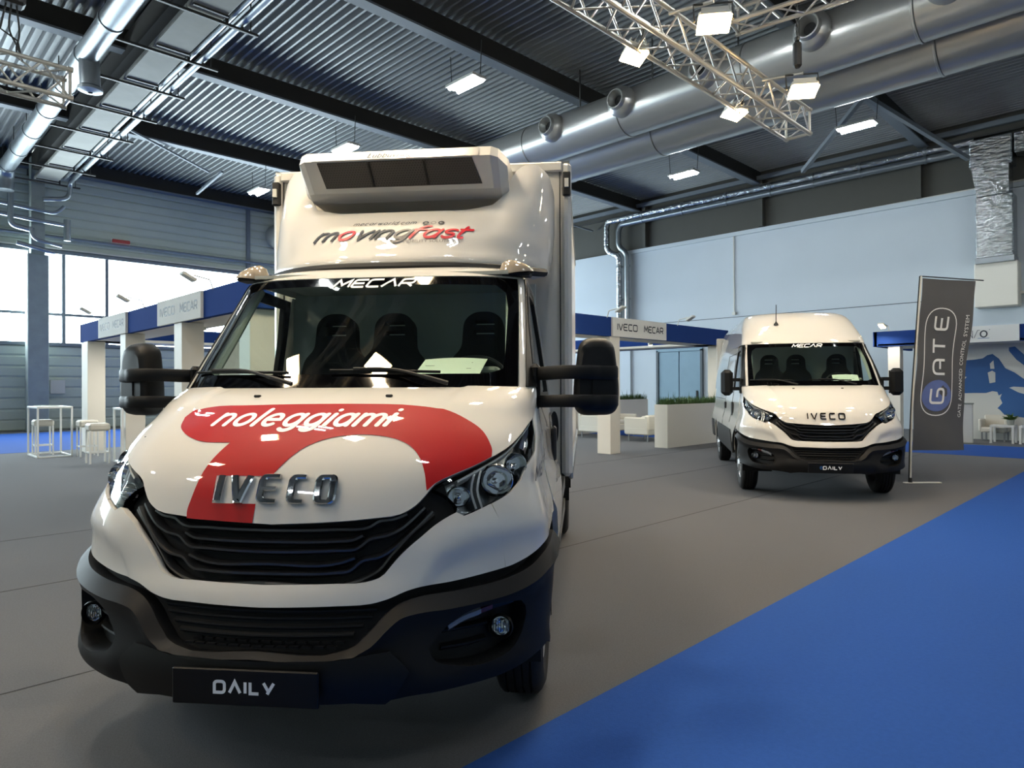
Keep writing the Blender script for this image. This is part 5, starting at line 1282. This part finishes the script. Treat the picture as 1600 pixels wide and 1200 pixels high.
# ---------------------------------------------------------------- panel van
vn = thing('panel_van', 'white high-roof panel van with black side trim parked behind the truck', 'van', (8.80, 3.20, 0), math.radians(32.4 - 90))
build_cab(vn, True)
for s in (1, -1): mirror_short(vn, s); wheel('front_wheel', s * .87, AX, s, vn, r=.36, rimkey='rimw')
for s in (1, -1): wheel('rear_wheel', s * .87, 4.90, s, vn, r=.36, rimkey='rimw')
for s in (1, -1):
    y0, y1 = 2.17, 6.0
    # side body below the belt with the rear wheel arch
    P = [(uy(TF, y0, .50), .50)]
    P += [(uy(TF, 4.90 - math.sqrt(.46**2 - (z - .36)**2), z), z) for z in (.50, .6, .7)] + [(uy(TF, 4.90 + dx, .36 + math.sqrt(.46**2 - dx * dx)), .36 + math.sqrt(.46**2 - dx * dx)) for dx in (-.2, 0, .2)] + [(uy(TF, 4.90 + math.sqrt(.46**2 - (z - .36)**2), z), z) for z in (.7, .6, .50)]
    P += [(uy(TF, y1, z), z) for z in (.50, .7, .9, 1.1, 1.3, 1.42)] + [(uy(TF, y0, z), z) for z in (1.42, 1.3, 1.1, .9, .7)]
    b = MB(); panel(b, flip(P, s), SF, 'white', .09, thick=.03, off=.004)
    P = [(uy(TV, y0, z), z) for z in (1.42, 1.6, 1.8, 2.0, 2.10)]; Q = [(uy(TV, y1, z), z) for z in (2.10, 2.0, 1.8, 1.6, 1.42)]
    panel(b, flip(P + Q, s), SV, 'white', .09, thick=.03, off=.004, sc=(1, 1)); bd = b.build('body_side', vn, ang=50)
    for pts in ([(y0 + .03, .9), (y0 + .03, 1.9)], [(3.45, .6), (3.45, 2.0)], [(y0 + .03, 2.0), (3.45, 2.0)], [(3.5, 1.25), (5.8, 1.25)]):
        b = MB(); T_ = TF; n_ = 12
        L = [(pts[0][0] + (pts[1][0] - pts[0][0]) * i / n_, pts[0][1] + (pts[1][1] - pts[0][1]) * i / n_) for i in range(n_ + 1)]
        W3 = [offn(SF if z < 1.42 else SV, s * uy(TF if z < 1.42 else TV, y, z), z, .004) for y, z in L]; b.tube(W3, .006, 'frame_bk', 5); b.build('door_seam', bd)
    # grey protective trim
    for ya_, yb_ in ((1.62, 4.36), (5.42, 5.95)):
        P = [(uy(TF, ya_, .46), .46), (uy(TF, yb_, .46), .46), (uy(TF, yb_, .80), .80), (uy(TF, ya_ + .25, .80), .80), (uy(TF, ya_ + .12, .72), .72)] if ya_ < 2 else [(uy(TF, ya_, .46), .46), (uy(TF, yb_, .46), .46), (uy(TF, yb_, .80), .80), (uy(TF, ya_, .80), .80)]
        b = MB(); panel(b, flip(P, s), SF, 'grey_pl', .1, thick=.02, off=.018); b.build('side_trim', bd)
    b = MB(); q = SF(s * uy(TF, 3.3, 1.12), 1.12); b.box((q[0] + s * .02, q[1], 1.15), (.03, .14, .12), 'frame_bk', bev=.012); b.build('slide_handle', bd)
    for yy_ in (AX, 4.90):
        b = MB(); P = [(yy_ + .47 * math.cos(a), .36 + .47 * math.sin(a)) for a in np.linspace(-.1, PI + .1, 18)]; Q = [(yy_ + .455 * math.cos(a), .36 + .455 * math.sin(a)) for a in np.linspace(PI + .1, -.1, 18)]
        b.prism(P + Q, s * .60, s * .985, 'void', lambda a, c, h: (h, a, c)); b.build('wheel_arch_liner', vn)
        # arch lip
    b = MB(); L = [offn(SF, s * uy(TF, AX + .49 * math.cos(a), AZ + .49 * math.sin(a)), AZ + .49 * math.sin(a), .008) for a in np.linspace(.25, 1.9, 16)]; b.tube(L, .014, 'grey_pl', 6); b.build('arch_lip', vn)
b = MB(); b.box((0, 3.7, .42), (1.7, 4.3, .1), 'frame_bk'); b.build('underbody', vn, False)
b = MB(); b.box((0, 5.99, 1.5), (1.86, .04, 2.0), 'white', bev=.015); b.build('rear_doors', vn)
b = MB(); b.lathe([(.035, 0), (.03, .02), (.012, .045), (.004, .06)], 'frame_bk', tuple(offn(SV, -.3, 2.40, 0)), 'Z', 12); c = offn(SV, -.3, 2.40, .01); b.tube([c, (c[0], c[1] - .02, c[2] + .30)], .006, 'frame_bk', 6); b.build('antenna', vn)

# sheets of paper on the dashboards
def sheet(root_m, label):
    b = MB(); n = 8; V = []
    for j in range(5):
        for i in range(n + 1):
            x = .30 + .34 * i / n; V.append((x + .02 * j / 4, 1.10 + .05 * j, 1.535 + .024 * j + .008 * math.sin(PI * i / n)))
    b.add(V, [(j * (n + 1) + i, j * (n + 1) + i + 1, (j + 1) * (n + 1) + i + 1, (j + 1) * (n + 1) + i) for j in range(4) for i in range(n)], 'paper')
    o = b.build('paper_sheet', None); o.matrix_world = root_m; tag(o, label, 'paper')
    b = MB()
    for k in range(4): b.add([(.34 + (k % 2) * .15, 1.14 + k * .035, 1.56 + k * .0165), (.44 + (k % 2) * .15, 1.14 + k * .035, 1.56 + k * .0165), (.44 + (k % 2) * .15, 1.145 + k * .035, 1.5625 + k * .0165), (.34 + (k % 2) * .15, 1.145 + k * .035, 1.5625 + k * .0165)], [(0, 1, 2, 3)], 'greyl')
    b.build('printed_line', o, False)
bpy.context.view_layer.update()
sheet(Matrix.Translation(tr.location) @ Matrix.Rotation(tr.rotation_euler.z, 4, 'Z'), 'pale paper sheet lying on the dashboard behind the truck windscreen')
sheet(Matrix.Translation(vn.location) @ Matrix.Rotation(vn.rotation_euler.z, 4, 'Z'), 'pale paper sheet lying on the dashboard behind the van windscreen')

# ---------------------------------------------------------------- feather flag
fl = thing('feather_flag', 'tall charcoal flag banner with white lettering beside the van', 'flag', (11.37, 2.97, 0), math.radians(-45))
# local x = to the picture right, z up; pole slightly leaning
b = MB(); pole = cr([(0, 0, .02), (.03, 0, 1.0), (.10, 0, 2.0), (.185, 0, 3.12)], 6); b.tube(pole, [.016] * 19, 'lampw', 8); pp = b.build('pole', fl)
b = MB(); b.tube([(x - .022, 0, z) for x, y, z in pole], .009, 'frame_bk', 6); b.build('pole_sleeve', pp)
MB().tube([(.17, 0, 3.12), (1.12, 0, 3.05)], .009, 'frame_bk', 6).build('cross_arm', fl)
def cl(u, v):  # u 0..1 across, v = height
    l = np.interp(v, [0, .55, 1, 2, 3.12], [.0, .012, .03, .10, .185]) + .02; r = np.interp(v, [.45, 1.5, 3.08], [.80, .84, .99])
    top_ = 3.09 - .05 * u; z = .50 + (top_ - .50) * (v - .5) / 2.6
    return np.stack([l + (r - l) * u, .03 * np.sin(u * 5 + v * 2.1) * u + .015 * np.sin(v * 6 + u * 3), z], -1)
b = MB(); n = 14; m_ = 40; U, V = np.meshgrid(np.linspace(0, 1, n), np.linspace(.5, 3.1, m_)); P = cl(U.ravel(), V.ravel()); F = [(j * n + i, j * n + i + 1, (j + 1) * n + i + 1, (j + 1) * n + i) for j in range(m_ - 1) for i in range(n - 1)]
b.add(P, F, 'flag'); cloth = b.build('flag_cloth', fl, ang=180)
def ff(a, c): p = cl(a, c); p[:, 1] -= .006; return p
b = MB()
oval = rnd([(.13, 1.03), (.72, 1.03), (.72, 2.66), (.13, 2.66)], .3, 8, True)
ribbon(b, oval, .016, ff, 'flagw', sub=.05)
b.build('printed_outline', cloth, False)
b = MB(); A = np.array([(.43, 1.33)] + arc(.43, 1.33, .28, .24, 0, 360, 32)); P = cl(A[:, 0], A[:, 1]); P[:, 1] -= .004; b.add(P, [(0, i, i + 1) for i in range(1, 33)], 'flagb'); b.build('printed_disc', cloth, False)
b = MB()
for ch, v0 in (('G', 1.22), ('a_', 1.66), ('T', 1.98), ('E', 2.34)):
    b = MB()
    for st_ in G_[ch][1]: ribbon(b, [(.55 - q * .24, v0 + a * .25) for a, q in st_], .038, lambda a, c: ff(a, c) - np.array([0, .003, 0]), 'flagw', sub=.03)
    b.build('flag_letter', cloth, False)
v0 = 1.0
for wd_, ln in (('GATE', .26), ('ADVANCED', .54), ('CONTROL', .44), ('SYSTEM', .38)):
    V, F = bfont(wd_, .1); V[:, 0] *= (ln - .05) / V[:, 0].max()
    b = MB(); b.add(ff(.93 - V[:, 1] * .9, v0 + V[:, 0]) - np.array([0, .002, 0]), F, 'flagw'); b.build('flag_slogan_word', cloth, False); v0 += ln
b = MB(); b.box((.18, 0, .012), (.55, .07, .018), 'lampw', bev=.004); b.lathe([(.03, .02), (.025, .08), (.018, .09)], 'frame_bk', n=12); b.build('ground_plate', fl)
